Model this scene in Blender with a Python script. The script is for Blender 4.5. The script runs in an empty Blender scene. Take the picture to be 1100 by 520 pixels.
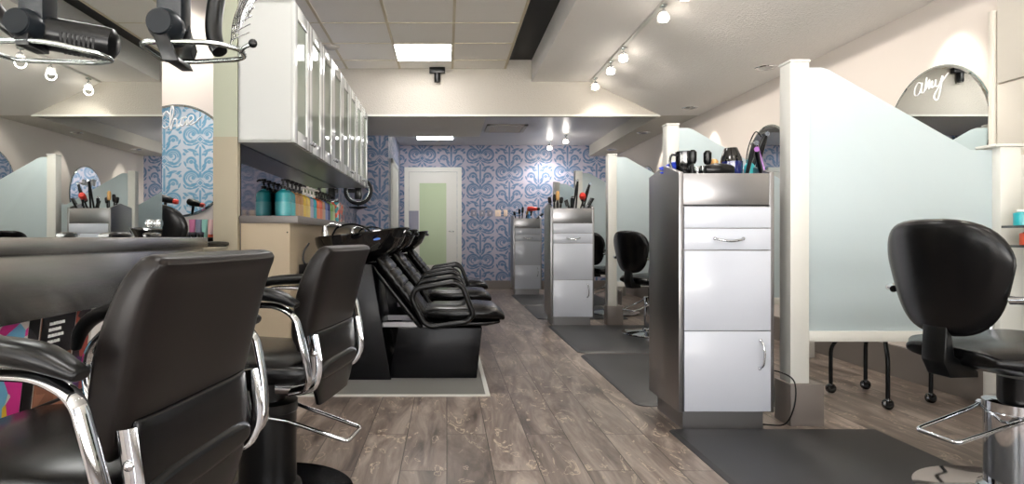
import bpy, bmesh, math, random
from mathutils import Vector, Matrix
R = math.radians
PI = math.pi
random.seed(7)
SC = bpy.context.scene
COL = SC.collection

# ------------------------------------------------------------------ colours and materials
def lin(c):
    o = []
    for v in c[:3]:
        v = v / 255.0
        o.append(v / 12.92 if v <= 0.04045 else ((v + 0.055) / 1.055) ** 2.4)
    return (o[0], o[1], o[2], 1.0)

def new_mat(name):
    m = bpy.data.materials.new(name); m.use_nodes = True
    nt = m.node_tree
    return m, nt, nt.nodes['Principled BSDF']

def mat(name, rgb, rough=0.5, metal=0.0, coat=0.0, spec=0.5, bump=None, emit=None, aniso=0.0):
    m, nt, b = new_mat(name)
    b.inputs['Base Color'].default_value = lin(rgb)
    b.inputs['Roughness'].default_value = rough
    b.inputs['Metallic'].default_value = metal
    b.inputs['Coat Weight'].default_value = coat
    b.inputs['Coat Roughness'].default_value = 0.05
    b.inputs['Specular IOR Level'].default_value = spec
    if emit:
        b.inputs['Emission Color'].default_value = lin(emit[0]); b.inputs['Emission Strength'].default_value = emit[1]
    if bump:
        sc, st, dist = bump
        tc = nt.nodes.new('ShaderNodeTexCoord'); n = nt.nodes.new('ShaderNodeTexNoise')
        n.inputs['Scale'].default_value = sc; n.inputs['Detail'].default_value = 3
        nt.links.new(tc.outputs['Object'], n.inputs['Vector'])
        bp = nt.nodes.new('ShaderNodeBump'); bp.inputs['Strength'].default_value = st; bp.inputs['Distance'].default_value = dist
        nt.links.new(n.outputs['Fac'], bp.inputs['Height']); nt.links.new(bp.outputs['Normal'], b.inputs['Normal'])
    return m

def steel(name, rgb, rough, stretch, bst=0.04):
    """brushed sheet steel: fine streaks stretched along one direction"""
    m, nt, b = new_mat(name)
    tc = nt.nodes.new('ShaderNodeTexCoord'); mp = nt.nodes.new('ShaderNodeMapping'); mp.inputs['Scale'].default_value = stretch
    n = nt.nodes.new('ShaderNodeTexNoise'); n.inputs['Scale'].default_value = 1.0; n.inputs['Detail'].default_value = 4
    nt.links.new(tc.outputs['Object'], mp.inputs['Vector']); nt.links.new(mp.outputs['Vector'], n.inputs['Vector'])
    r = nt.nodes.new('ShaderNodeMapRange'); r.inputs['To Min'].default_value = rough - 0.04; r.inputs['To Max'].default_value = rough + 0.05
    nt.links.new(n.outputs['Fac'], r.inputs['Value']); nt.links.new(r.outputs['Result'], b.inputs['Roughness'])
    bp = nt.nodes.new('ShaderNodeBump'); bp.inputs['Strength'].default_value = bst; bp.inputs['Distance'].default_value = 0.001
    nt.links.new(n.outputs['Fac'], bp.inputs['Height']); nt.links.new(bp.outputs['Normal'], b.inputs['Normal'])
    b.inputs['Base Color'].default_value = lin(rgb); b.inputs['Metallic'].default_value = 1.0
    return m

M = {}
M['vinyl'] = mat('black_vinyl', (9, 9, 10), 0.25, 0, 0.0, 0.3, (260, 0.12, 0.001))
M['vinyl_brown'] = mat('dark_vinyl_shell', (20, 17, 16), 0.3, 0, 0.0, 0.22, (260, 0.12, 0.001))
M['plastic'] = mat('black_plastic', (8, 9, 10), 0.28, 0, 0, 0.3)
M['plastic_grey'] = mat('slate_plastic', (16, 20, 24), 0.3, 0, 0, 0.22)
M['gloss_black'] = mat('gloss_black', (8, 8, 10), 0.06, 0, 0.6)
M['cab_black'] = mat('black_laminate', (12, 12, 15), 0.25, 0, 0, 0.22)
M['chrome'] = mat('chrome', (215, 218, 222), 0.07, 1.0)
M['satin'] = mat('satin_metal', (178, 184, 182), 0.25, 1.0)
M['steel_h'] = steel('brushed_steel_counter', (196, 194, 190), 0.24, (1.5, 1.5, 420), 0.0)
def _an():
    nt = M['steel_h'].node_tree; b_ = nt.nodes['Principled BSDF']; b_.inputs['Anisotropic'].default_value = 0.85; b_.inputs['Anisotropic Rotation'].default_value = 0.25
    tg = nt.nodes.new('ShaderNodeTangent'); tg.direction_type = 'RADIAL'; tg.axis = 'Z'; nt.links.new(tg.outputs[0], b_.inputs['Tangent'])
_an()
M['steel_v'] = steel('brushed_steel_station', (152, 151, 152), 0.32, (150, 150, 3))
M['white_gloss'] = mat('white_laminate', (198, 203, 213), 0.18, 0, 0.06)
M['cab_white'] = mat('white_cabinet', (202, 204, 201), 0.16, 0, 0.3)
M['white_paint'] = mat('white_paint', (216, 216, 210), 0.4)
M['wall_pink'] = mat('warm_white_wall', (216, 207, 199), 0.7)
M['wall_cream'] = mat('cream_wall', (205, 200, 190), 0.7)
M['sage'] = mat('sage_paint', (176, 180, 160), 0.55)
M['cream_wood'] = mat('pale_wood_laminate', (172, 163, 142), 0.5, bump=(12, 0.05, 0.002))
M['beige'] = mat('beige_laminate', (192, 176, 150), 0.5)
M['stone_counter'] = mat('grey_countertop', (110, 105, 102), 0.35)
M['stucco'] = mat('textured_ceiling_paint', (238, 234, 229), 0.85, bump=(85, 0.7, 0.008))
M['bulkhead'] = mat('textured_bulkhead_paint', (184, 178, 168), 0.85, bump=(85, 0.7, 0.008))  # ceiling stucco with its colour darkened to offset the near panel's hot light
M['tile_ceiling'] = mat('ceiling_tile', (240, 235, 227), 0.9, bump=(240, 0.3, 0.002))
M['grid'] = mat('ceiling_grid', (205, 192, 166), 0.5)
M['smooth_ceiling'] = mat('smooth_ceiling_paint', (214, 213, 216), 0.4)
M['black_slot'] = mat('black_slot', (20, 20, 21), 0.6)
M['taupe_tile'] = mat('taupe_tile', (114, 107, 102), 0.35)
M['grey_tile'] = mat('grey_floor_tile', (118, 118, 114), 0.35, bump=(20, 0.05, 0.002))
M['mat_rubber'] = mat('dark_rubber_mat', (36, 36, 38), 0.45, bump=(300, 0.15, 0.001))
M['mirror'] = mat('mirror', (236, 240, 238), 0.0, 1.0)
M['dim_mirror'] = mat('dim_mirror', (122, 120, 124), 0.04, 1.0)
M['mirror_edge'] = mat('mirror_edge', (120, 140, 138), 0.2, 0.6)
M['green_glass'] = mat('green_frosted_lite', (178, 196, 158), 0.35)
M['lettering'] = mat('white_vinyl_lettering', (245, 245, 245), 0.5)
M['light_panel'] = mat('light_panel', (255, 255, 255), 0.5, emit=((255, 252, 250), 15.0))
M['lamp_glow'] = mat('lamp_glow', (255, 255, 255), 0.5, emit=((255, 244, 228), 22.0))
M['rope'] = mat('white_trim_metal', (205, 205, 200), 0.3)
M['vent'] = mat('vent_metal', (186, 180, 172), 0.4)
M['dark_metal'] = mat('dark_metal', (30, 28, 28), 0.3, 0.7)
def cm(name, rgb, rough=0.35, coat=0.2):
    if name not in M: M[name] = mat(name, rgb, rough, 0, coat)
    return M[name]

def frosted(name, rgb):
    m, nt, b = new_mat(name)
    b.inputs['Base Color'].default_value = lin(rgb); b.inputs['Roughness'].default_value = 0.22
    tr = nt.nodes.new('ShaderNodeBsdfTranslucent'); tr.inputs['Color'].default_value = lin(rgb)
    mx = nt.nodes.new('ShaderNodeMixShader'); mx.inputs['Fac'].default_value = 0.45
    nt.links.new(b.outputs[0], mx.inputs[1]); nt.links.new(tr.outputs[0], mx.inputs[2])
    nt.links.new(mx.outputs[0], nt.nodes['Material Output'].inputs['Surface'])
    return m
M['frost'] = frosted('frosted_aqua_glass', (216, 227, 230))

def clear(name, tint, k=0.92):
    m, nt, b = new_mat(name)
    t = nt.nodes.new('ShaderNodeBsdfTransparent'); t.inputs['Color'].default_value = lin(tint)
    g = nt.nodes.new('ShaderNodeBsdfGlossy'); g.inputs['Roughness'].default_value = 0.03
    f = nt.nodes.new('ShaderNodeFresnel'); f.inputs['IOR'].default_value = 1.45
    mx = nt.nodes.new('ShaderNodeMixShader')
    nt.links.new(f.outputs[0], mx.inputs['Fac']); nt.links.new(t.outputs[0], mx.inputs[1]); nt.links.new(g.outputs[0], mx.inputs[2])
    nt.links.new(mx.outputs[0], nt.nodes['Material Output'].inputs['Surface'])
    return m
M['lamp_glass'] = (lambda m: m)(clear('lamp_glass', (255, 255, 255)))
def _lg():
    m = M['lamp_glass']; nt = m.node_tree; mx = [n for n in nt.nodes if n.type == 'MIX_SHADER'][0]
    d = nt.nodes.new('ShaderNodeBsdfTranslucent'); d.inputs['Color'].default_value = (0.95, 0.95, 0.95, 1)
    m2 = nt.nodes.new('ShaderNodeMixShader'); m2.inputs['Fac'].default_value = 0.16
    nt.links.new(mx.outputs[0], m2.inputs[1]); nt.links.new(d.outputs[0], m2.inputs[2]); nt.links.new(m2.outputs[0], nt.nodes['Material Output'].inputs['Surface'])
_lg()
M['cab_glass'] = clear('cabinet_glass', (235, 242, 232))
def _cg():
    m = M['cab_glass']; nt = m.node_tree; mx = [n for n in nt.nodes if n.type == 'MIX_SHADER'][0]
    d = nt.nodes.new('ShaderNodeBsdfDiffuse'); d.inputs['Color'].default_value = lin((196, 204, 190))
    m2 = nt.nodes.new('ShaderNodeMixShader'); m2.inputs['Fac'].default_value = 0.4
    nt.links.new(mx.outputs[0], m2.inputs[1]); nt.links.new(d.outputs[0], m2.inputs[2]); nt.links.new(m2.outputs[0], nt.nodes['Material Output'].inputs['Surface'])
M['clear'] = clear('clear_glass', (225, 238, 230))
_cg()

M['window_glass'] = clear('window_glass', (255, 255, 255))
# ---- tiny math-node expression compiler
class E:
    nt = None
    def __init__(s, sock): s.s = sock
    @staticmethod
    def op(o, *a):
        n = E.nt.nodes.new('ShaderNodeMath'); n.operation = o
        for i, v in enumerate(a):
            if isinstance(v, E): E.nt.links.new(v.s, n.inputs[i])
            else: n.inputs[i].default_value = v
        return E(n.outputs[0])
    def __add__(s, o): return E.op('ADD', s, o)
    __radd__ = __add__
    def __sub__(s, o): return E.op('SUBTRACT', s, o)
    def __rsub__(s, o): return E.op('SUBTRACT', o, s)
    def __mul__(s, o): return E.op('MULTIPLY', s, o)
    __rmul__ = __mul__
    def __truediv__(s, o): return E.op('DIVIDE', s, o)
def mx_(a, b): return E.op('MAXIMUM', a, b)
def mn_(a, b): return E.op('MINIMUM', a, b)
def step_in(v, edge, soft):          # 1 where v < edge
    n = E.nt.nodes.new('ShaderNodeMapRange'); n.interpolation_type = 'LINEAR'
    E.nt.links.new(v.s, n.inputs['Value']); n.inputs['From Min'].default_value = edge - soft; n.inputs['From Max'].default_value = edge + soft
    n.inputs['To Min'].default_value = 1.0; n.inputs['To Max'].default_value = 0.0
    return E(n.outputs[0])

def damask(name, axis, bg, fg, W=0.505, H=0.612):
    """wallpaper: half-drop damask of scrolls and leaf sprays, drawn with distance functions"""
    m, nt, b = new_mat(name); E.nt = nt
    tc = nt.nodes.new('ShaderNodeTexCoord'); sp = nt.nodes.new('ShaderNodeSeparateXYZ')
    nt.links.new(tc.outputs['Object'], sp.inputs[0])
    X = E(sp.outputs[axis]) / W + 100.348; Z = E(sp.outputs[2]) / H + 50.283
    colm = E.op('FLOOR', X); par = E.op('FLOORED_MODULO', colm, 2.0)
    a = E.op('ABSOLUTE', E.op('FRACT', X) - 0.5)
    k = H / W
    v = (E.op('FRACT', Z + par * 0.5) - 0.5) * k
    def dist(cx, cy):
        return E.op('SQRT', (a - cx) * (a - cx) + (v - cy) * (v - cy))
    def ring(cx, cy, r, w):
        return step_in(E.op('ABSOLUTE', dist(cx, cy) - r), w, 0.012)
    def leaf(cx, cy, ang, L, wd):
        c, s = math.cos(ang), math.sin(ang)
        p = (a - cx) * s + (v - cy) * c; q = (a - cx) * c - (v - cy) * s
        t = p / L; u = q / wd
        return step_in(t * t + E.op('ABSOLUTE', u) , 1.0, 0.12)
    cx, cy = 0.245, 0.12
    ang = E.op('ARCTAN2', v - cy, a - cx)
    d0 = dist(cx, cy)
    feather = step_in(E.op('SINE', ang * 9.0 + d0 * 60.0), 0.72, 0.4)
    def below(e): return step_in(v, e, 0.02)
    def above(e): return 1.0 - step_in(v, e, 0.02)
    cmask = mx_(1.0 - step_in(a, cx - 0.02, 0.02), 1.0 - step_in(v, cy + 0.02, 0.02))
    inner = mx_(step_in(a, cx, 0.02), 1.0 - step_in(v, cy - 0.02, 0.02))
    parts = [ring(cx, cy, 0.20, 0.034) * cmask, ring(cx, cy, 0.135, 0.018) * cmask * inner, ring(cx - 0.01, cy, 0.085, 0.020) * cmask, ring(cx - 0.055, cy + 0.02, 0.028, 0.026),
             leaf(0.20, -0.06, 1.9, 0.13, 0.045)]
    parts.append(step_in(a + E.op('ABSOLUTE', v), 0.075, 0.012))
    parts.append(step_in(E.op('ABSOLUTE', a + E.op('ABSOLUTE', v) - 0.12), 0.012, 0.01))
    parts.append(leaf(0.13, -0.12, 1.95, 0.12, 0.03)); parts.append(leaf(0.30, -0.155, 1.45, 0.11, 0.028)); parts.append(leaf(0.09, -0.21, 2.5, 0.10, 0.03))
    parts.append(leaf(0.43, -0.10, 0.6, 0.08, 0.026))
    parts.append(ring(0.27, -0.49, 0.19, 0.045) * above(-0.45) * feather)
    parts.append(leaf(0.17, -0.40, 0.5, 0.10, 0.03)); parts.append(leaf(0.42, -0.30, 1.3, 0.07, 0.026))
    for yy in (-0.63, 0.59):
        parts.append(ring(0.25, yy, 0.115, 0.034) * above(yy - 0.04)); parts.append(ring(0.25, yy, 0.03, 0.03))
        parts.append(leaf(0.12, yy - 0.08, 0.75, 0.12, 0.035)); parts.append(leaf(0.42, yy - 0.06, 0.4, 0.09, 0.03))
    parts.append(leaf(0.10, 0.40, 0.6, 0.13, 0.035)); parts.append(leaf(0.30, 0.40, 1.2, 0.11, 0.03)); parts.append(leaf(0.0, 0.24, 0.0, 0.10, 0.04))
    stem = step_in(a, 0.03, 0.012)
    parts.append(stem * below(-0.2)); parts.append(stem * above(0.36))
    tot = parts[0]
    for p in parts[1:]: tot = mx_(tot, p)
    nz = nt.nodes.new('ShaderNodeTexNoise'); nz.inputs['Scale'].default_value = 14; nt.links.new(tc.outputs['Object'], nz.inputs['Vector'])
    tot = tot * (E(nz.outputs['Fac']) * 0.7 + 0.6)
    tot = mn_(tot, 1.0)
    mix = nt.nodes.new('ShaderNodeMix'); mix.data_type = 'RGBA'
    nt.links.new(tot.s, mix.inputs['Factor']); mix.inputs[6].default_value = lin(bg); mix.inputs[7].default_value = lin(fg)
    nt.links.new(mix.outputs[2], b.inputs['Base Color']); b.inputs['Roughness'].default_value = 0.5
    b.inputs['Sheen Weight'].default_value = 0.1
    return m
M['paper_x'] = damask('damask_wallpaper_far', 0, (164, 160, 178), (76, 108, 142))
M['paper_y'] = damask('damask_wallpaper_side', 1, (164, 160, 178), (76, 108, 142))
M['paper_teal'] = damask('damask_wallpaper_front', 0, (196, 204, 220), (104, 158, 194))

def floor_mat():
    m, nt, b = new_mat('weathered_wood_planks')
    N = nt.nodes.new; L = nt.links.new
    tc = N('ShaderNodeTexCoord'); mp = N('ShaderNodeMapping'); mp.inputs['Rotation'].default_value = (0, 0, R(90))
    L(tc.outputs['Object'], mp.inputs['Vector'])
    br = N('ShaderNodeTexBrick'); br.inputs['Scale'].default_value = 1.0
    br.inputs['Brick Width'].default_value = 1.22; br.inputs['Row Height'].default_value = 0.18
    br.inputs['Mortar Size'].default_value = 0.0022; br.inputs['Mortar Smooth'].default_value = 0.3
    br.inputs['Color1'].default_value = (0, 0, 0, 1); br.inputs['Color2'].default_value = (1, 1, 1, 1); br.inputs['Mortar'].default_value = (0.5, 0.5, 0.5, 1)
    br.offset = 0.37
    L(mp.outputs['Vector'], br.inputs['Vector'])
    sep = N('ShaderNodeSeparateColor'); L(br.outputs['Color'], sep.inputs[0])
    # shift the grain from plank to plank
    comb = N('ShaderNodeCombineXYZ'); ml = N('ShaderNodeMath'); ml.operation = 'MULTIPLY'; ml.inputs[1].default_value = 37.0
    L(sep.outputs[0], ml.inputs[0]); L(ml.outputs[0], comb.inputs[0]); L(ml.outputs[0], comb.inputs[1])
    add = N('ShaderNodeVectorMath'); add.operation = 'ADD'; L(tc.outputs['Object'], add.inputs[0]); L(comb.outputs[0], add.inputs[1])
    st = N('ShaderNodeMapping'); st.inputs['Scale'].default_value = (9.0, 1.3, 1.0); L(add.outputs[0], st.inputs['Vector'])
    n1 = N('ShaderNodeTexNoise'); n1.inputs['Scale'].default_value = 1.0; n1.inputs['Detail'].default_value = 8; n1.inputs['Roughness'].default_value = 0.65; n1.inputs['Distortion'].default_value = 1.1
    L(st.outputs[0], n1.inputs['Vector'])
    st2 = N('ShaderNodeMapping'); st2.inputs['Scale'].default_value = (8.0, 3.4, 1.0); L(add.outputs[0], st2.inputs['Vector'])
    n2 = N('ShaderNodeTexNoise'); n2.inputs['Scale'].default_value = 1.0; n2.inputs['Detail'].default_value = 6; n2.inputs['Distortion'].default_value = 2.2
    L(st2.outputs[0], n2.inputs['Vector'])
    r1 = N('ShaderNodeValToRGB'); e = r1.color_ramp.elements
    e[0].position = 0.33; e[0].color = lin((66, 56, 51)); e[1].position = 0.72; e[1].color = lin((160, 148, 139))
    x = e.new(0.5); x.color = lin((112, 100, 92))
    L(n1.outputs['Fac'], r1.inputs[0])
    # pale scraped knots
    r2 = N('ShaderNodeValToRGB'); e = r2.color_ramp.elements; e[0].position = 0.60; e[0].color = (0, 0, 0, 1); e[1].position = 0.62; e[1].color = (1, 1, 1, 1)
    x = e.new(0.64); x.color = (0, 0, 0, 1)
    L(n2.outputs['Fac'], r2.inputs[0])
    mk = N('ShaderNodeMix'); mk.data_type = 'RGBA'; L(r2.outputs[0], mk.inputs['Factor']); L(r1.outputs[0], mk.inputs[6]); mk.inputs[7].default_value = lin((172, 156, 138))
    # plank tone
    mt = N('ShaderNodeMix'); mt.data_type = 'RGBA'; mt.blend_type = 'MULTIPLY'; mt.inputs['Factor'].default_value = 0.45
    tone = N('ShaderNodeMapRange'); tone.inputs['To Min'].default_value = 0.55; tone.inputs['To Max'].default_value = 1.25; L(sep.outputs[0], tone.inputs['Value'])
    L(mk.outputs[2], mt.inputs[6]); L(tone.outputs[0], mt.inputs[7])
    mm = N('ShaderNodeMix'); mm.data_type = 'RGBA'; L(br.outputs['Fac'], mm.inputs['Factor']); L(mt.outputs[2], mm.inputs[6]); mm.inputs[7].default_value = lin((50, 44, 40))
    L(mm.outputs[2], b.inputs['Base Color'])
    rr = N('ShaderNodeMapRange'); rr.inputs['To Min'].default_value = 0.28; rr.inputs['To Max'].default_value = 0.5; L(n1.outputs['Fac'], rr.inputs['Value'])
    L(rr.outputs[0], b.inputs['Roughness'])
    bp = N('ShaderNodeBump'); bp.inputs['Strength'].default_value = 0.15; bp.inputs['Distance'].default_value = 0.002
    L(n1.outputs['Fac'], bp.inputs['Height']); L(bp.outputs[0], b.inputs['Normal'])
    return m
M['floor'] = floor_mat()

def cover_mat(name, cols, sc=30):
    """printed cover: coloured patches"""
    m, nt, b = new_mat(name)
    tc = nt.nodes.new('ShaderNodeTexCoord'); v = nt.nodes.new('ShaderNodeTexVoronoi'); v.inputs['Scale'].default_value = sc
    nt.links.new(tc.outputs['Object'], v.inputs['Vector'])
    s = nt.nodes.new('ShaderNodeSeparateColor'); nt.links.new(v.outputs['Color'], s.inputs[0])
    r = nt.nodes.new('ShaderNodeValToRGB'); r.color_ramp.interpolation = 'CONSTANT'
    e = r.color_ramp.elements
    e[0].color = lin(cols[0]); e[1].position = 1.0 / len(cols); e[1].color = lin(cols[1])
    for i in range(2, len(cols)):
        x = e.new(i / len(cols)); x.color = lin(cols[i])
    nt.links.new(s.outputs[0], r.inputs[0]); nt.links.new(r.outputs[0], b.inputs['Base Color']); b.inputs['Roughness'].default_value = 0.3
    return m

# ------------------------------------------------------------------ mesh helpers
def obj(name, bm, m, parent=None, sharp=38, weld=True):
    if weld: bmesh.ops.remove_doubles(bm, verts=bm.verts, dist=1e-5)
    bmesh.ops.recalc_face_normals(bm, faces=bm.faces)
    lim = R(sharp)
    for f in bm.faces: f.smooth = True
    for e in bm.edges:
        if len(e.link_faces) != 2 or e.calc_face_angle(0) > lim: e.smooth = False
    me = bpy.data.meshes.new(name); bm.to_mesh(me); bm.free()
    me.materials.append(M[m] if isinstance(m, str) else m)
    o = bpy.data.objects.new(name, me); COL.objects.link(o)
    if parent: o.parent = parent
    return o

def thing(name, label, cat, loc=(0, 0, 0), rz=0, group=None):
    o = bpy.data.objects.new(name, None); COL.objects.link(o); o.empty_display_size = 0.1
    o.location = loc; o.rotation_euler = (0, 0, rz)
    return tag(o, label, cat, group)
def tag(o, label, cat, group=None):
    o['label'] = label; o['category'] = cat
    if group: o['group'] = group
    return o
def struct(name, bm, m):
    o = obj(name, bm, m); o['kind'] = 'structure'; return o
def dup(root, loc, rz, label, group=None):
    r = root.copy(); COL.objects.link(r); r.location = loc; r.rotation_euler = (0, 0, rz); r['label'] = label
    if group: r['group'] = group
    def rec(src, dst):
        for ch in list(src.children):
            c = ch.copy(); COL.objects.link(c); c.parent = dst; rec(ch, c)
    rec(root, r)
    return r

def B(): return bmesh.new()
def merge(bm, other, mtx=None):
    me = bpy.data.meshes.new('tmp'); other.to_mesh(me); other.free()
    if mtx is not None: me.transform(mtx)
    bm.from_mesh(me); bpy.data.meshes.remove(me)
def box(bm, x0, x1, y0, y1, z0, z1, bev=0.0, seg=2, mtx=None):
    t = B(); bmesh.ops.create_cube(t, size=1)
    for v in t.verts:
        v.co = Vector(((x0 + x1) / 2 + v.co.x * (x1 - x0), (y0 + y1) / 2 + v.co.y * (y1 - y0), (z0 + z1) / 2 + v.co.z * (z1 - z0)))
    if bev > 0: bmesh.ops.bevel(t, geom=list(t.edges), offset=bev, segments=seg, profile=0.5, affect='EDGES')
    merge(bm, t, mtx); return bm
def bx(x0, x1, y0, y1, z0, z1, bev=0.0, seg=2): return box(B(), x0, x1, y0, y1, z0, z1, bev, seg)
def prism(bm, poly, axis, a, b, bev=0.0):
    """polygon extruded along axis from a to b; poly gives the two other coordinates in order"""
    t = B()
    def mk(p, s):
        if axis == 0: return (s, p[0], p[1])
        if axis == 1: return (p[0], s, p[1])
        return (p[0], p[1], s)
    v0 = [t.verts.new(mk(p, a)) for p in poly]; v1 = [t.verts.new(mk(p, b)) for p in poly]
    t.faces.new(v0); t.faces.new(v1[::-1])
    n = len(poly)
    for i in range(n): t.faces.new((v0[i], v0[(i + 1) % n], v1[(i + 1) % n], v1[i]))
    bmesh.ops.recalc_face_normals(t, faces=t.faces)
    if bev > 0: bmesh.ops.bevel(t, geom=list(t.edges), offset=bev, segments=2, profile=0.5, affect='EDGES')
    merge(bm, t); return bm
def lathe(bm, prof, c=(0, 0, 0), n=28, mtx=None, sx=1.0, sy=1.0):
    t = B(); rings = []
    for r, z in prof:
        if r < 1e-6: rings.append([t.verts.new((0, 0, z))])
        else: rings.append([t.verts.new((r * sx * math.cos(2 * PI * i / n), r * sy * math.sin(2 * PI * i / n), z)) for i in range(n)])
    for a, b in zip(rings, rings[1:]):
        for i in range(n):
            j = (i + 1) % n
            if len(a) == 1 and len(b) == 1: continue
            if len(a) == 1: t.faces.new((a[0], b[i], b[j]))
            elif len(b) == 1: t.faces.new((a[i], a[j], b[0]))
            else: t.faces.new((a[i], a[j], b[j], b[i]))
    for rg in (rings[0], rings[-1]):
        if len(rg) > 1:
            try: t.faces.new(rg)
            except Exception: pass
    mt = Matrix.Translation(c)
    if mtx is not None: mt = mt @ mtx
    merge(bm, t, mt); return bm
def catmull(pts, k=6, closed=False):
    P = [Vector(p) for p in pts]; out = []; n = len(P)
    rng = range(n if closed else n - 1)
    for i in rng:
        p0 = P[(i - 1) % n] if closed or i > 0 else P[0] * 2 - P[1]
        p1 = P[i]; p2 = P[(i + 1) % n]
        p3 = P[(i + 2) % n] if closed or i + 2 < n else P[-1] * 2 - P[-2]
        for s in range(k):
            t = s / k
            out.append(0.5 * ((2 * p1) + (p2 - p0) * t + (2 * p0 - 5 * p1 + 4 * p2 - p3) * t * t + (3 * p1 - p0 - 3 * p2 + p3) * t ** 3))
    if not closed: out.append(P[-1])
    return out
def fillet(pts, r, k=5, closed=False):
    P = [Vector(p) for p in pts]; out = []; n = len(P)
    for i in range(n):
        if not closed and i in (0, n - 1): out.append(P[i]); continue
        a, b, c = P[i - 1], P[i], P[(i + 1) % n]
        d = min(r, (a - b).length * 0.45, (c - b).length * 0.45)
        s = b + (a - b).normalized() * d; e = b + (c - b).normalized() * d
        for q in range(k + 1):
            t = q / k; out.append(s * (1 - t) ** 2 + b * 2 * t * (1 - t) + e * t * t)
    return out
def tube(bm, pts, r, n=10, closed=False, up=(0, 0, 1), sx=1.0, sy=1.0):
    """sweep an ellipse (r*sx along the side, r*sy along the up vector); r may be a list"""
    P = [Vector(p) for p in pts]; m = len(P); rings = []; prev = None
    t = B()
    for i in range(m):
        if closed: d = P[(i + 1) % m] - P[i - 1]
        else: d = P[min(i + 1, m - 1)] - P[max(i - 1, 0)]
        d.normalize()
        if prev is None:
            u = Vector(up)
            if abs(u.dot(d)) > 0.95: u = Vector((1, 0, 0)) if abs(d.x) < 0.9 else Vector((0, 1, 0))
        else: u = prev
        u = (u - d * u.dot(d)).normalized(); prev = u
        s = d.cross(u)
        rr = r[i] if isinstance(r, (list, tuple)) else r
        rings.append([t.verts.new(P[i] + s * (rr * sx * math.cos(2 * PI * k / n)) + u * (rr * sy * math.sin(2 * PI * k / n))) for k in range(n)])
    for i in range(m if closed else m - 1):
        a, b = rings[i], rings[(i + 1) % m]
        for k in range(n):
            t.faces.new((a[k], a[(k + 1) % n], b[(k + 1) % n], b[k]))
    if not closed:
        t.faces.new(rings[0]); t.faces.new(rings[-1][::-1])
    merge(bm, t); return bm
def loft(bm, st, n=28, round_end=0.0, caps=True):
    """st: list of (centre, U, V, exponent): superellipse sections, U and V carry their half lengths"""
    S = [(Vector(c), Vector(u), Vector(v), e) for c, u, v, e in st]
    if round_end > 0:
        def endcap(s0, s1):
            d = (s0[0] - s1[0]).normalized() * round_end; out = []
            for a in (0.35, 0.7, 0.92, 1.0):
                k = math.cos(a * PI / 2); k = max(k, 0.02)
                fu = 1 - (1 - k) * min(1, round_end / s0[1].length); fv = max(0.05, 1 - (1 - k) * min(1, round_end / s0[2].length))
                out.append((s0[0] + d * math.sin(a * PI / 2), s0[1] * fu, s0[2] * fv, s0[3]))
            return out
        S = endcap(S[0], S[1])[::-1] + S + endcap(S[-1], S[-2])
    t = B(); rings = []
    for c, u, v, e in S:
        rg = []
        for k in range(n):
            a = 2 * PI * k / n; ca, sa = math.cos(a), math.sin(a)
            rg.append(t.verts.new(c + u * math.copysign(abs(ca) ** (2 / e), ca) + v * math.copysign(abs(sa) ** (2 / e), sa)))
        rings.append(rg)
    for a, b in zip(rings, rings[1:]):
        for k in range(n): t.faces.new((a[k], a[(k + 1) % n], b[(k + 1) % n], b[k]))
    if caps: t.faces.new(rings[0]); t.faces.new(rings[-1][::-1])
    merge(bm, t); return bm
def smooth_st(st, k=4):
    """Catmull-Rom resampling of loft stations"""
    S = [(Vector(c), Vector(u), Vector(v), e) for c, u, v, e in st]; out = []
    A = [catmull([x[q] for x in S], k) for q in range(3)]
    for i in range(len(A[0])): out.append((A[0][i], A[1][i], A[2][i], S[min(i // k, len(S) - 1)][3]))
    return out
def sphere(bm, c, r, n=16, sz=1.0):
    prof = [(r * math.sin(PI * i / 10), -r * sz * math.cos(PI * i / 10)) for i in range(11)]
    prof[0] = (0, -r * sz); prof[-1] = (0, r * sz)
    return lathe(bm, prof, c, n)
def rotY(a): return Matrix.Rotation(a, 4, 'Y')
def rotX(a): return Matrix.Rotation(a, 4, 'X')
def rotZ(a): return Matrix.Rotation(a, 4, 'Z')
def inter(a, b, t): return a + (b - a) * t

# ------------------------------------------------------------------ camera
F = 680.0; CX = 480.0; CY = 255.0; EYE = 0.9
cd = bpy.data.cameras.new('camera'); cam = bpy.data.objects.new('camera', cd); COL.objects.link(cam)
cam.location = (0, 0, EYE); cam.rotation_euler = (R(90), 0, 0)
cd.sensor_width = 36; cd.lens = F / 1100 * 36; cd.shift_x = (550 - CX) / 1100; cd.shift_y = -(260 - CY) / 1100
cd.clip_start = 0.05; SC.camera = cam

# ------------------------------------------------------------------ room shell
XL, XR, YF, YB = -4.5, 2.92, -3.0, 11.0
XM = -1.18                       # face of the mirrored partition
HC, HS, HB = 2.86, 2.316, 2.50   # tiled ceiling, soffit, ceiling over the far end
struct('floor', bx(XL, XR + 0.1, YF, YB + 0.1, -0.1, 0.0), 'floor')
b = bx(XR, XR + 0.1, 1.0, YB + 0.1, 0, 3.0); box(b, XR, XR + 0.1, YF, -2.8, 0, 3.0); box(b, XR, XR + 0.1, -2.8, 1.0, 0, 0.35); box(b, XR, XR + 0.1, -2.8, 1.0, 2.2, 3.0)
struct('wall_right', b, 'wall_pink'); struct('window_3', bx(XR + 0.04, XR + 0.06, -2.8, 1.0, 0.35, 2.2), 'window_glass')  # unseen side opening, added so daylight reaches the sloped ceiling
b = bx(XL - 0.1, XL, 0.1, YB + 0.1, 0, 3.0); box(b, XL - 0.1, XL, YF, -2.8, 0, 3.0); box(b, XL - 0.1, XL, -2.8, 0.1, 0, 0.35); box(b, XL - 0.1, XL, -2.8, 0.1, 2.6, 3.0)
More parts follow.
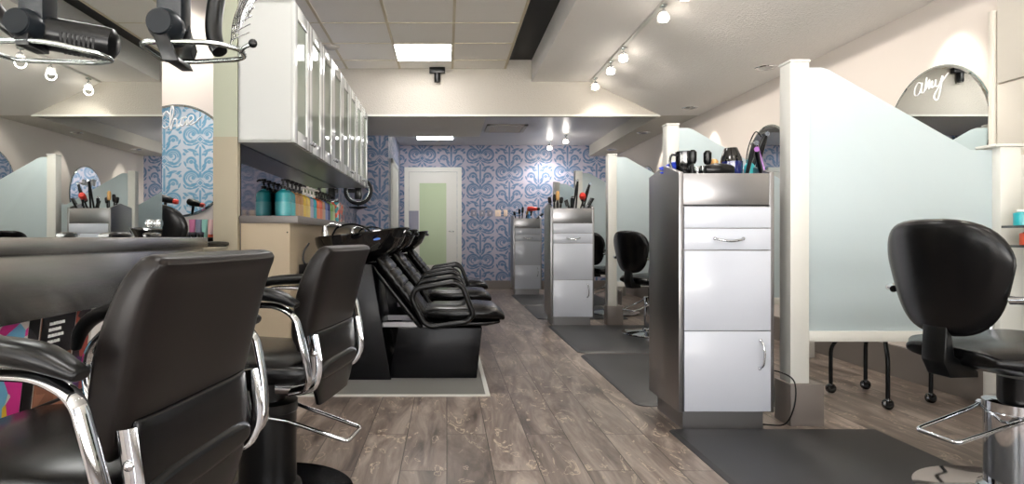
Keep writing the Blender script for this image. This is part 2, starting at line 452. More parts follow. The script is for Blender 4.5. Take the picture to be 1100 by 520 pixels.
struct('wall_left', b, 'wall_cream'); struct('window_4', bx(XL - 0.06, XL - 0.04, -2.8, 0.1, 0.35, 2.6), 'window_glass')  # left opening likewise added out of view, as fill for the ceilings
struct('wall_back', bx(XL, XR, YB, YB + 0.1, 0, 3.0), 'paper_x')
# street side wall behind the camera, with two unseen windows added for daylight
b = B()
box(b, XL, XR, YF - 0.12, YF, 0, 0.35); box(b, XL, XR, YF - 0.12, YF, 2.65, 3.0)
for x0, x1 in ((XL, -4.2), (-1.5, -1.2), (2.6, XR)): box(b, x0, x1, YF - 0.12, YF, 0.35, 2.65)
struct('wall_front', b, 'wall_cream')
for k, (x0, x1) in enumerate(((-4.2, -1.5), (-1.2, 2.6))):
    w = struct('window_%d' % (k + 1), bx(x0, x1, YF - 0.07, YF - 0.05, 0.35, 2.65), 'window_glass')
# wall the upper cabinets hang on, mirrored partition, alcove walls
struct('wall_mirror_partition', bx(XM - 0.1, XM, 0.3, 2.61, 0, HC), 'wall_pink')
struct('wall_alcove', bx(XL, -1.41, 4.6, 4.7, 0, HC), 'wall_pink')
struct('wall_alcove_front', bx(XL, XM - 0.1, 0.2, 0.3, 0, HC), 'paper_teal')
b = bx(-1.394, -1.26, 3.83, 8.8, 0, HC)
struct('wall_cabinets', b, 'paper_y')
struct('trim_1', bx(-1.394, -1.25, 3.78, 3.83, 1.50, HC), 'sage')
struct('trim_2', bx(-1.394, -1.25, 3.775, 3.83, 0, 1.50), 'cream_wood')
struct('wall_nook', bx(-1.41, -0.815, 8.8, 8.9, 0, HB), 'paper_x')
struct('wall_corridor', bx(-0.95, -0.815, 8.9, YB, 0, HB), 'paper_y')
# ceilings
struct('ceiling', bx(XL, 0.68, YF, 7.35, HC, HC + 0.1), 'tile_ceiling')
b = B()
box(b, 0.68, 1.0, YF, 7.35, HC + 0.10, HC + 0.2); box(b, 0.675, 0.683, YF, 7.35, HC - 0.004, HC + 0.1)
struct('ceiling_slot', b, 'black_slot')
b = B()
prism(b, [(0.985, 2.705), (1.66, 2.705), (2.475, HS), (XR, HS), (XR, 3.06), (0.985, 3.06)], 1, YF, 7.35)
struct('ceiling_slope', b, 'stucco')
struct('ceiling_soffit', bx(2.475, XR, 7.35, YB, HS, 2.9), 'wall_cream')
b = B()
prism(b, [(-1.41, HC + 0.1), (-1.41, HS), (2.475, HS), (2.475, 3.06), (-1.41, 3.06)], 1, 7.35, 7.47)
struct('wall_bulkhead', b, 'bulkhead')
struct('trim_3', bx(-1.25, 2.475, 7.342, 7.352, HS - 0.012, HS + 0.012), 'white_paint')
struct('ceiling_far', bx(-1.4, 2.475, 7.47, YB, HB, HB + 0.1), 'smooth_ceiling')
struct('ceiling_nook', bx(-1.41, 0.46, 7.47, 8.9, HS, HB), 'stucco')
# suspended ceiling grid
b = B()
x = 0.675
while x > XL: box(b, x - 0.012, x + 0.012, YF, 7.35, HC - 0.006, HC + 0.002); x -= 0.61
struct('trim_4', b, 'grid')
b = B(); y = 7.0
while y > YF: box(b, XL, 0.675, y - 0.006, y + 0.006, HC - 0.004, HC + 0.002); y -= 0.61
struct('trim_5', b, 'grid')
# skirtings
struct('baseboard_right', bx(XR - 0.03, XR, YF, YB, 0, 0.2), 'taupe_tile')
struct('baseboard_back', bx(0.27, 2.9, YB - 0.02, YB, 0, 0.15), 'taupe_tile')
# grey tiled area under the shampoo stations with pale metal edging (let into the floor)
struct('floor_tile', bx(-1.24, 0.22, 3.60, 8.2, -0.02, 0.004), 'grey_tile')
b = B(); box(b, -1.24, 0.245, 3.575, 3.60, -0.01, 0.008); box(b, 0.22, 0.245, 3.60, 8.2, -0.01, 0.008)
struct('trim_6', b, 'rope')
# panels and seams on the near end of the right wall
b = B()
box(b, XR - 0.035, XR, 3.345, 3.375, 0.2, 2.1, 0.003)
struct('trim_7', b, 'wall_cream')
b = B()
for z0, z1 in ((0.2, 0.66), (0.67, 1.24), (1.25, 1.70), (1.71, 2.2)):
    box(b, XR - 0.022, XR, 1.05, 3.335, z0, z1, 0.002)
struct('trim_8', b, 'wall_cream')

# doors
def door(name, bmf, x0, x1, y, panel_m='white_paint'):
    pass
b = B(); fx0, fx1 = -0.735, 0.255
box(b, fx0, fx0 + 0.075, YB - 0.04, YB, 0, 2.04, 0.0); box(b, fx1 - 0.075, fx1, YB - 0.04, YB, 0, 2.04, 0.0)
box(b, fx0, fx1, YB - 0.04, YB, 2.04, 2.115, 0.0)
fr = obj('door_1', b, 'white_paint'); fr['kind'] = 'structure'
b = B()
lx0, lx1, lz0, lz1 = -0.475, -0.01, 0.42, 1.84
box(b, fx0 + 0.08, lx0, YB - 0.025, YB - 0.002, 0.02, 2.035); box(b, lx1, fx1 - 0.08, YB - 0.025, YB - 0.002, 0.02, 2.035)
box(b, lx0, lx1, YB - 0.025, YB - 0.002, 0.02, lz0); box(b, lx0, lx1, YB - 0.025, YB - 0.002, lz1, 2.035)
obj('door_panel', b, 'white_paint', fr)
obj('frosted_pane', bx(lx0, lx1, YB - 0.018, YB - 0.006, lz0, lz1), 'green_glass', fr)
obj('grey_plate', bx(-0.655, -0.49, YB - 0.031, YB - 0.024, 0.76, 1.36, 0.002), cm('lilac_plate', (140, 140, 156)), fr)
b = B(); tube(b, [(0.12, YB - 0.03, 1.0), (0.12, YB - 0.08, 1.0), (0.03, YB - 0.08, 1.0)], 0.009)
obj('door_handle', b, 'satin', fr)
b = B()
X0 = -0.815
box(b, X0, X0 + 0.03, 9.2, 9.28, 0, 2.05, 0.003); box(b, X0, X0 + 0.03, 10.2, 10.28, 0, 2.05, 0.003); box(b, X0, X0 + 0.03, 9.2, 10.28, 1.98, 2.05, 0.003)
d2 = obj('door_2', b, 'white_paint'); d2['kind'] = 'structure'
obj('door_panel', bx(X0 + 0.002, X0 + 0.015, 9.28, 10.2, 0.01, 1.98), 'white_paint', d2)

# ------------------------------------------------------------------ ceiling fixtures
def troffer(x0, y0, z, w, d, label):
    t = thing('ceiling_light', label, 'ceiling light', (x0 + w / 2, y0 + d / 2, z), 0, 'fluorescent ceiling panels')
    b = B()
    e = 0.012
    for r in ((-w / 2, w / 2, -d / 2, -d / 2 + e), (-w / 2, w / 2, d / 2 - e, d / 2), (-w / 2, -w / 2 + e, -d / 2, d / 2), (w / 2 - e, w / 2, -d / 2, d / 2)):
        box(b, r[0], r[1], r[2], r[3], -0.008, 0.0)
    obj('frame', b, 'white_paint', t)
    obj('diffuser', bx(-w / 2 + e, w / 2 - e, -d / 2 + e, d / 2 - e, -0.006, -0.001), 'light_panel', t)
    return t
troffer(-0.545, 6.395, HC - 0.004, 0.6, 0.6, 'square fluorescent panel lit white in the tiled ceiling next to the bulkhead')
troffer(-0.49, 10.0, HB, 0.6, 0.32, 'small lit rectangular panel in the low grey ceiling before the far door')
for i, (x, y) in enumerate(((-0.545, 3.345), (-0.545, 0.905), (-0.545, -1.535), (-2.985, 2.735), (-2.985, 0.905 - 2.44))):  # extra panels out of view, added to brighten the room
    troffer(x, y, HC - 0.004, 0.6, 0.6, ['second lit panel of the tiled ceiling back from the bulkhead', 'lit ceiling panel above the aisle by the left chairs', 'lit ceiling panel behind the aisle near the shop windows', 'lit ceiling panel inside the left alcove', 'lit ceiling panel at the left shop window'][i])

# track with glass spot lamps
TX, TZ = 1.66, 2.70
b = B(); box(b, TX - 0.016, TX + 0.016, -0.6, 7.3, TZ - 0.018, TZ + 0.012, 0.003)
trk = obj('light_track', b, 'white_paint'); tag(trk, 'long white lighting track fixed along the fold of the sloped ceiling', 'track rail')
def spot(name, loc, target, energy, ang, size=0.03, color=(1.0, 0.93, 0.84), blend=0.6):
    l = bpy.data.lights.new(name, 'SPOT'); l.energy = energy; l.spot_size = R(ang); l.spot_blend = blend; l.shadow_soft_size = size; l.color = color
    o = bpy.data.objects.new(name, l); COL.objects.link(o); o.location = loc
    o.rotation_euler = (Vector(target) - Vector(loc)).to_track_quat('-Z', 'Y').to_euler()
    return o
def point(name, loc, e, size=0.03, color=(1.0, 0.94, 0.86)):
    l = bpy.data.lights.new(name, 'POINT'); l.energy = e; l.shadow_soft_size = size; l.color = color
    o = bpy.data.objects.new(name, l); COL.objects.link(o); o.location = loc; return o
def spot_lamp(x, y, z0, label, group='glass spot lamps on the lighting track'):
    t = thing('spot_lamp', label, 'spot lamp', (x, y, z0), 0, group)
    b = B(); box(b, -0.02, 0.02, -0.03, 0.03, -0.015, 0.0, 0.003); tube(b, [(0, 0, -0.01), (0, 0, -0.05)], 0.006); obj('stem', b, 'satin', t)
    b = B(); lathe(b, [(0.012, -0.04), (0.02, -0.045), (0.022, -0.075), (0.012, -0.085)], n=16); obj('socket', b, 'chrome', t)
    b = B(); lathe(b, [(0.018, -0.045), (0.034, -0.06), (0.045, -0.09), (0.048, -0.125), (0.044, -0.125), (0.041, -0.09), (0.03, -0.063), (0.016, -0.05)], n=24); obj('glass_shade', b, 'lamp_glass', t)
    b = B(); lathe(b, [(0.0, -0.128), (0.030, -0.126), (0.034, -0.112), (0.026, -0.092), (0.012, -0.08), (0.0, -0.08)], n=20); obj('bulb', b, 'lamp_glow', t)
    return t
def lamp_light(x, y, z):
    spot('lamp_light', (x, y, z), (x + 0.5, y, z - 1.2), 26, 150, 0.04, blend=0.8); point('bulb_light', (x, y, z), 1.3, 0.05)
lamp_pos = [(7.08, 'last glass spot lamp of the track, against the bulkhead'), (6.41, 'second glass spot lamp of the track from the bulkhead'),
            (5.95, 'third glass spot lamp of the track from the bulkhead'), (4.85, 'fourth glass spot lamp of the track from the bulkhead'),
            (4.40, 'glass spot lamp of the track at the top edge of the photo')]
for y, lb in lamp_pos:
    spot_lamp(TX, y, TZ - 0.018, lb); lamp_light(TX, y, TZ - 0.16)
for y in (3.4, 2.4, 1.2): spot_lamp(TX, y, TZ - 0.018, 'glass spot lamp of the track out of frame, %s' % {3.4: 'sixth from the bulkhead', 2.4: 'seventh from the bulkhead', 1.2: 'nearest the camera'}[y]); lamp_light(TX, y, TZ - 0.16)  # lamps past the frame edge, added for more light
for x, y, lb in ((1.86, 9.9, 'right spot lamp on the low far ceiling before the wallpaper'), (1.72, 10.6, 'left spot lamp on the low far ceiling next to the wallpaper')):
    spot_lamp(x, y, HB, lb, 'spot lamps on the far ceiling'); spot('lamp_light', (x, y, HB - 0.15), (x, YB - 0.3, 0.4), 30, 150, 0.05); point('bulb_light', (x, y, HB - 0.14), 3.5, 0.03); 

# recessed downlights in the soffit
def downlight(y, lb, x=2.66):
    t = thing('downlight', lb, 'downlight', (x, y, HS), 0, 'recessed downlights in the right soffit')
    b = B(); lathe(b, [(0.058, -0.002), (0.075, -0.006), (0.085, 0.0), (0.058, 0.0)], n=28); obj('trim_ring', b, 'chrome', t)
    b = B(); lathe(b, [(0.0, -0.001), (0.058, -0.001), (0.058, -0.004), (0.0, -0.004)], n=24); obj('lens', b, cm('downlight_lens', (150, 150, 148), 0.1), t)
    spot('downlight_beam', (x, y, HS - 0.02), (x + 0.8, y, 0), 16, 62, 0.03, blend=0.5)
for y, lb in ((1.95, 'chrome ringed downlight above the nearest right styling chair'), (3.63, 'chrome ringed downlight over the nearest round wall mirror'), (5.28, 'second chrome ringed downlight over the right stations'),
              (6.93, 'third chrome ringed downlight over the right stations'), (8.57, 'fourth chrome ringed downlight over the right stations'), (10.2, 'chrome ringed downlight at the far end of the right soffit')):
    downlight(y, lb)

t = thing('downlight', 'chrome ringed downlight above the alcove mirror', 'downlight', (-1.96, 4.2, HC))  # unseen fixture added to brighten the mirror lettering and alcove wall
b = B(); lathe(b, [(0.058, -0.002), (0.075, -0.006), (0.085, 0.0), (0.058, 0.0)], n=28); obj('trim_ring', b, 'chrome', t)
spot('downlight_beam', (-1.96, 4.2, HC - 0.03), (-1.96, 4.6, 0.9), 70, 95, 0.05)
spot('downlight_beam', (-3.3, 1.9, HC - 0.03), (-3.3, 0.3, 1.3), 110, 110, 0.05)  # fill spot without a fixture, added to brighten the reflected wallpaper
# air vent, detector, camera
t = thing('air_vent', 'rectangular metal air vent in the low ceiling before the wallpaper', 'vent', (0.86, 9.25, HB))
b = B()
for r in ((-0.29, 0.29, -0.3, -0.24), (-0.29, 0.29, 0.24, 0.3), (-0.29, -0.23, -0.3, 0.3), (0.23, 0.29, -0.3, 0.3)): box(b, r[0], r[1], r[2], r[3], -0.02, 0)
obj('vent_frame', b, 'vent', t)
b = B()
for k in range(6): box(b, -0.23, 0.23, -0.2 + 0.08 * k - 0.02, -0.2 + 0.08 * k + 0.02, -0.014, -0.008)
obj('louvre', b, 'vent', t); obj('duct_opening', bx(-0.23, 0.23, -0.24, 0.24, -0.005, -0.001), 'black_slot', t)
b = B(); lathe(b, [(0.0, -0.03), (0.05, -0.028), (0.085, -0.01), (0.09, 0.0), (0.0, 0.0)], (-1.19, 6.5, HC)); tag(obj('ceiling_speaker', b, 'vent'), 'small round grey fitting on the tiled ceiling above the white cabinets', 'ceiling fitting')
t = thing('security_camera', 'small black box camera fixed at the top of the bulkhead', 'camera', (-0.11, 7.31, HC))
obj('mount', bx(-0.09, 0.09, -0.03, 0.03, -0.065, -0.0, 0.004), 'plastic', t)
b = B(); lathe(b, [(0.0, -0.17), (0.033, -0.168), (0.036, -0.15), (0.036, -0.065), (0.0, -0.065)], n=20); obj('camera_body', b, 'plastic', t)

# ------------------------------------------------------------------ left: steel counter, mirror, magazine rack
t = thing('steel_counter', 'brushed steel counter with a deep apron under the large left mirror', 'counter', (XM, 1.4, 0))
b = B(); box(b, 0.0, 0.20, -1.0, 1.2, 0.858, 0.9, 0.004); obj('worktop', b, 'steel_h', t)
b = B(); box(b, 0.165, 0.185, -1.0, 1.19, 0.70, 0.858, 0.002); obj('apron', b, 'steel_h', t)
obj('support_panel', bx(0.0, 0.17, 1.13, 1.17, 0.0, 0.86), 'cream_wood', t)
mr = obj('wall_mirror', bx(XM, XM + 0.006, 0.35, 2.61, 0.9, HC - 0.02), 'mirror'); tag(mr, 'large frameless rectangular mirror above the steel counter', 'mirror')
b = B(); lathe(b, [(0.0, 0.03), (0.014, 0.03), (0.016, 0.025), (0.016, 0.008), (0.01, 0.0), (0.0, 0.0)], (XM + 0.006, 2.54, 0.956), mtx=rotY(R(90)), n=20)
tag(obj('mirror_knob', b, 'chrome'), 'round chrome knob on the large mirror just above the counter', 'knob')
def text_mesh(name, body, size, mtx, m, parent, ext=0.0006):
    cu = bpy.data.curves.new('text', 'FONT'); cu.body = body; cu.size = size; cu.extrude = ext; cu.align_x = 'CENTER'; cu.align_y = 'CENTER'
    to = bpy.data.objects.new('text_tmp', cu); COL.objects.link(to)
    bpy.context.view_layer.update()
    me = bpy.data.meshes.new_from_object(to.evaluated_get(bpy.context.evaluated_depsgraph_get()))
    bpy.data.objects.remove(to)
    me.transform(mtx); me.materials.clear(); me.materials.append(M[m] if isinstance(m, str) else m)
    o = bpy.data.objects.new(name, me); COL.objects.link(o)
    if parent: o.parent = parent
    return o
# magazine rack
t = thing('magazine_rack', 'wall rack of dark metal under the steel counter, full of magazines', 'rack', (XM, 1.4, 0))
b = B(); box(b, 0.0, 0.02, -0.6, 1.1, 0.36, 0.70); box(b, 0.0, 0.15, -0.6, 1.1, 0.36, 0.385); obj('rack_back', b, 'dark_metal', t)
b = B(); tube(b, [(0.15, -0.6, 0.40), (0.15, 1.1, 0.40)], 0.006); tube(b, [(0.15, -0.6, 0.47), (0.15, 1.1, 0.47)], 0.005); obj('rack_rail', b, 'dark_metal', t)
mags = [(1.505, 0.075, None, [(236, 60, 160), (120, 190, 225), (240, 232, 225), (250, 210, 60), (236, 60, 160)], 'pink and pale blue magazine at the left end of the rack'),
        (1.605, 0.02, None, [(30, 28, 30), (60, 58, 62), (20, 20, 22)], 'thin black magazine beside the pink one in the rack'),
        (1.705, 0.072, None, [(160, 108, 84), (146, 98, 76), (172, 120, 96), (120, 78, 62)], 'magazine with a dark top band and a brown face cover'),
        (1.822, 0.034, None, [(206, 160, 60), (70, 40, 90), (150, 70, 60), (40, 36, 40)], 'gold and purple magazine behind the far chair armrest'),
        (1.905, 0.034, None, [(228, 224, 220), (222, 218, 214)], 'white magazine with a vertical black title'),
        (2.01, 0.055, None, [(226, 214, 210), (206, 190, 188), (150, 110, 100)], 'pale magazine furthest along the rack')]
for y, hw, _, cols, lb in mags:
    m = thing('magazine', lb, 'magazine', (XM + 0.10, y, 0.386), 0, 'magazines in the rack under the counter')
    H_ = 0.305
    b = B()
    prism(b, [(-0.02, 0), (0.0, 0), (0.035, H_), (0.028, H_), (-0.012, 0.01)], 1, -hw, hw); obj('pages', b, cm('paper_pages', (225, 220, 210), 0.6), m)
    b = B(); prism(b, [(0.0005, 0), (0.003, 0), (0.038, H_), (0.0355, H_)], 1, -hw, hw); obj('cover', b, cover_mat('cover_' + lb[:6], cols, 17), m)
    if 'dark top' in lb:
        b = B(); loft(b, [((0.0215, -0.005, 0.150), (0.001, 0, 0), (0, 0.012, 0), 2), ((0.0245, -0.005, 0.150), (0.001, 0, 0), (0, 0.012, 0), 2)], 14); obj('printed_eye', b, cm('ink_white', (214, 200, 190)), m)
        b = B()
        for k in range(4):      # the small illegible white print of the title band, as short strokes
            zz = 0.286 - 0.016 * k; xx = 0.0375 - 0.0021 * k
            for q in range(5 - k % 2): box(b, xx - 0.0005, xx + 0.0035, -0.045 + 0.0135 * q, -0.045 + 0.0135 * q + 0.009, zz - 0.004, zz + 0.004)
        obj('printed_lines', b, 'lettering', m)
        b = B(); prism(b, [(0.0246, 0.20), (0.0275, 0.20), (0.0405, H_), (0.0375, H_)], 1, -hw, hw); obj('title_band', b, cm('ink_black', (28, 26, 30)), m)
mg = [o for o in COL.objects if o.get('label', '').startswith('white magazine')][0]
tilt = math.atan2(0.035, 0.305)
text_mesh('title', 'LAYBEL', 0.036, Matrix.Translation((0.022, 0, 0.135)) @ rotY(tilt) @ Matrix(((0, 0, 1, 0), (0, 1, 0, 0), (-1, 0, 0, 0), (0, 0, 0, 1))) @ rotZ(R(90)), cm('ink_black', (28, 26, 30)), mg)
# black cases lying on the counter end
def flat_case(loc, rz, lb):
    b = B(); loft(b, [((-0.06, 0, 0.006), (0, 0.012, 0), (0, 0, 0.005), 2.4), ((-0.03, 0, 0.009), (0, 0.024, 0), (0, 0, 0.009), 2.6), ((0.03, 0, 0.009), (0, 0.026, 0), (0, 0, 0.009), 2.6), ((0.06, 0, 0.005), (0, 0.010, 0), (0, 0, 0.004), 2.4)], 16)
    o = obj('phone_case', b, 'gloss_black'); o.location = loc; o.rotation_euler = (0, 0, rz); return tag(o, lb, 'case', 'black cases on the steel counter')
flat_case((XM + 0.09, 2.10, 0.9), R(80), 'small black glossy case lying on the steel counter, nearer one')
flat_case((XM + 0.08, 2.36, 0.9), R(100), 'small black glossy case lying near the end of the steel counter')

# ------------------------------------------------------------------ handwriting
def script(name, strokes, to3d, r, parent, m='lettering'):
    b = B()
    for s in strokes:
        tube(b, catmull([to3d(*p) for p in s], 5), r, 6)
    return obj(name, b, m, parent)
# round mirror: a thin disc with a bevelled edge
def round_mirror(name, c, nrm, r, lb, group=None):
    rot = Vector(nrm).to_track_quat('Z', 'Y').to_matrix().to_4x4()
    t = thing('round_mirror', lb, 'mirror', c, 0, group)
    b = B(); lathe(b, [(0.0, 0.0), (r, 0.0), (r, 0.008), (r - 0.012, 0.0115), (0.0, 0.0115)], n=96, mtx=rot); obj('glass', b, 'mirror', t, sharp=3)
    b = B(); lathe(b, [(r, 0.0), (r + 0.004, 0.0), (r + 0.004, 0.008), (r, 0.008)], n=96, mtx=rot); obj('edge', b, 'mirror_edge', t)
    return t
def px_on_right_wall(t):
    xw = XR - 0.0125
    return lambda px, py: tuple(Vector((xw, F * xw / (px - CX), EYE + (CY - py) * (F * xw / (px - CX)) / F)) - t.location)
g = 'round mirrors on the right wall'
t = round_mirror('m', (XR, 3.78, 1.515), (-1, 0, 0), 0.40, 'round mirror with white script, highest over the nearest frosted panel', g)
z = lambda P: [(940 + x / 3.25, 40 + y / 3.25) for x, y in P]
AMY = [z([(163, 162), (150, 160), (139, 182), (139, 203), (152, 200), (163, 172), (164, 160), (161, 192), (172, 188), (180, 142), (176, 186), (190, 148), (188, 182), (200, 152), (199, 176), (211, 166)]),
       z([(212, 148), (210, 170), (224, 166), (236, 134), (222, 210), (210, 218), (207, 202), (228, 165), (256, 124)])]
script('lettering', AMY, px_on_right_wall(t), 0.0038, t)
t2 = round_mirror('m', (XR, 5.75, 1.515), (-1, 0, 0), 0.40, 'round mirror seen past the hair tools of the nearest station', g)
t3 = round_mirror('m', (XR, 7.30, 1.515), (-1, 0, 0), 0.42, 'third round mirror along the right wall, seen in the left mirror', g)
t4 = round_mirror('m', (XR, 9.25, 1.515), (-1, 0, 0), 0.42, 'farthest round mirror, with white script, seen in the left mirror', g)
def local_script(t, w):   # cursive word, letters in a unit grid, laid on the mirror face
    return lambda u, v: (-0.016, -(u - 1.0) * w, v * w)
VINA = [[(0.1, 1.05), (0.22, 0.62), (0.38, 1.02), (0.45, 0.95)], [(0.52, 0.9), (0.53, 0.62), (0.66, 0.7), (0.72, 0.92), (0.75, 0.62), (0.86, 0.92), (0.98, 0.9), (1.0, 0.62), (1.12, 0.7)],
        [(1.42, 0.9), (1.25, 0.88), (1.2, 0.7), (1.3, 0.6), (1.42, 0.72), (1.46, 0.92), (1.48, 0.62), (1.66, 0.7)]]
script('lettering', VINA, local_script(t4, 0.24), 0.007, t4)
t = round_mirror('m', (-1.955, 4.6, 1.455), (0, -1, 0), 0.406, 'round mirror in the left alcove reflecting pale blue wallpaper', None)
z = lambda P: [(x / 3.25, 110 + y / 3.25) for x, y in P]
CHAE = [z([(592, 40), (580, 32), (566, 55), (564, 80), (576, 90), (592, 78), (606, 30), (600, 14), (594, 50), (596, 98), (606, 62), (616, 60), (618, 88), (630, 80)]),
        z([(652, 52), (636, 56), (630, 76), (640, 82), (652, 62), (652, 80), (660, 72), (674, 60), (672, 46), (660, 50), (656, 66), (666, 78), (682, 70), (706, 48)])]
py_ = 4.6 - 0.0125
script('lettering', CHAE, lambda px, py: tuple(Vector(((px - CX) * py_ / F, py_, EYE + (CY - py) * py_ / F)) - t.location), 0.0052, t)

# ------------------------------------------------------------------ left alcove: counter, products
t = thing('alcove_counter', 'dark topped counter under the round mirror of the left alcove', 'counter', (-2.4, 4.35, 0))
obj('worktop', bx(-1.2, 0.97, -0.25, 0.245, 0.87, 0.9, 0.003), 'gloss_black', t); obj('body', bx(-1.2, 0.95, -0.22, 0.245, 0.0, 0.87), 'cream_wood', t)
def tube_bottle(loc, r, h, m, capm, lb, group='hair product tubes on the alcove counter'):
    t = thing('product_tube', lb, 'tube', loc, 0, group)
    b = B(); loft(b, [((0, 0, 0.018), (r * 0.9, 0, 0), (0, r * 0.9, 0), 2), ((0, 0, h * 0.5), (r, 0, 0), (0, r * 0.7, 0), 2), ((0, 0, h), (r * 1.15, 0, 0), (0, r * 0.08, 0), 2.5)], 20); obj('body', b, m, t)
    b = B(); lathe(b, [(0.0, 0), (r * 0.92, 0), (r * 0.92, 0.02), (0.0, 0.02)], n=18); obj('cap', b, capm, t)
def jar(loc, r, h, m, lidm, lb, group):
    t = thing('jar', lb, 'jar', loc, 0, group)
    b = B(); lathe(b, [(0, 0), (r * 0.95, 0), (r, 0.003), (r, h * 0.6), (0, h * 0.6)], n=20); obj('body', b, m, t)
    b = B(); lathe(b, [(0, h * 0.6), (r * 1.03, h * 0.6), (r * 1.03, h - 0.003), (r * 0.95, h), (0, h)], n=20); obj('lid', b, lidm, t)
YA = 4.42
for px, c, cn, lb in ((206.5, (196, 112, 150), 'pink', 'pink product tube standing in the alcove, leftmost of four'), (213.5, (120, 124, 146), 'slate', 'slate grey product tube standing next to the pink one'),
                  (220, (150, 205, 190), 'mint', 'mint green product tube standing in the alcove'), (226.5, (232, 190, 186), 'blush', 'pale pink tube with an orange cap against the column')):
    tube_bottle(((px - CX) * YA / F, YA, 0.9), 0.021, 0.125, cm('tube_' + cn, c), cm('tube_cap_' + cn, (230, 90, 40) if cn == 'blush' else c), lb)
for px, lb in ((201.5, 'black jar left of the product tubes'), (208, 'black jar in front of the pink tube'), (215.5, 'black jar in front of the slate grey tube')):
    jar(((px - CX) * 4.3 / F, 4.3, 0.9), 0.021, 0.035, 'plastic', cm('jar_lid_grey', (70, 66, 74)), lb, 'small jars on the alcove counter')

# ------------------------------------------------------------------ generic hair tools
def hair_dryer(loc, rz, body, lb, group, tilt=0.0, s=1.0, accent='plastic'):
    t = thing('hair_dryer', lb, 'hair dryer', loc, rz, group)
    mt = rotY(tilt)
    b = B(); lathe(b, [(0.0, -0.085), (0.022, -0.085), (0.036, -0.07), (0.040, -0.03), (0.034, 0.03), (0.026, 0.07), (0.0, 0.07)], (0, 0, 0.11), 22, mt @ rotY(R(90)))
    obj('barrel', b, body, t).scale = (s, s, s)
    b = B(); lathe(b, [(0.026, 0.07), (0.028, 0.09), (0.022, 0.115), (0.0, 0.115)], (0, 0, 0.11), 22, mt @ rotY(R(90)), 1.0, 1.0); obj('nozzle', b, accent, t).scale = (s, s, s)
    b = B(); loft(b, [((-0.012, 0, 0.10), (0.018, 0, 0), (0, 0.015, 0), 2.2), ((-0.02, 0, 0.04), (0.015, 0, 0), (0, 0.013, 0), 2.2), ((-0.026, 0, 0.0), (0.014, 0, 0), (0, 0.012, 0), 2.2)], 16); obj('handle', b, 'plastic', t).scale = (s, s, s)
    return t
def flat_iron(loc, rz, lean, lb, group, accent='plastic', L=0.25, spread=0.09):
    t = thing('flat_iron', lb, 'flat iron', loc, rz, group)
    base = Matrix.Translation((0, 0, 0.002)) @ rotY(lean)
    for k, sgn in enumerate((-1, 1)):
        b = B(); a = spread * sgn
        top = Vector((0.0, 0, L)); bot = Vector((math.sin(a) * L * 0.95, 0, L - math.cos(a) * L))
        d = (bot - top)
        tube(b, [top, top + d * 0.1, top + d * 0.35, top + d * 0.6, bot], [0.009, 0.013, 0.014, 0.011, 0.010], 10, up=(0, 1, 0), sx=0.8, sy=1.25)
        b.transform(base); obj('arm', b, accent if k else 'plastic', t)
    b = B(); tube(b, [(0, -0.017, L - 0.012), (0, 0.017, L - 0.012)], 0.012); b.transform(base); obj('hinge', b, 'chrome', t)
    return t
def round_brush(loc, rz, lean, lb, group, hm='plastic', L=0.2, bm_='plastic'):
    t = thing('hair_brush', lb, 'brush', loc, rz, group); base = rotY(lean)
    b = B(); lathe(b, [(0.0, 0), (0.008, 0.002), (0.010, L * 0.3), (0.007, L * 0.5), (0.0, L * 0.52)], n=12, mtx=base); obj('handle', b, hm, t)
    b = B(); lathe(b, [(0.0, L * 0.48), (0.014, L * 0.5), (0.019, L * 0.6), (0.019, L * 0.92), (0.010, L), (0.0, L)], n=14, mtx=base); obj('bristle_head', b, bm_, t)
    return t
def comb(loc, rz, lean, lb, group, L=0.17):
    b = B(); box(b, -0.005, 0.018, -0.003, 0.003, 0.0, L, 0.002)
    for k in range(16): box(b, -0.022, -0.004, -0.0012, 0.0012, L * 0.35 + k * L * 0.038, L * 0.35 + k * L * 0.038 + 0.0035)
    b.transform(rotY(lean)); o = obj('comb', b, 'plastic'); o.location = loc; o.rotation_euler = (0, 0, rz); return tag(o, lb, 'comb', group)

def tool_stand(loc, h, lb):
    t = thing('tool_stand', lb, 'stand', loc)
    b = B(); lathe(b, [(0, 0), (0.05, 0), (0.05, 0.01), (0.012, 0.02), (0.010, h - 0.01), (0.03, h), (0, h)], n=20); obj('stand', b, 'plastic', t); return t
sx_ = (181 - CX) * 4.35 / F
tool_stand((sx_, 4.35, 0.9), 0.185, 'thin black tool stand behind the black chair in the alcove')
hair_dryer((sx_ - 0.01, 4.35, 1.086), R(0), 'plastic', 'black hair dryer with a red nozzle resting before the alcove mirror', None, 0.25, 0.68, cm('red_plastic', (214, 50, 36)))

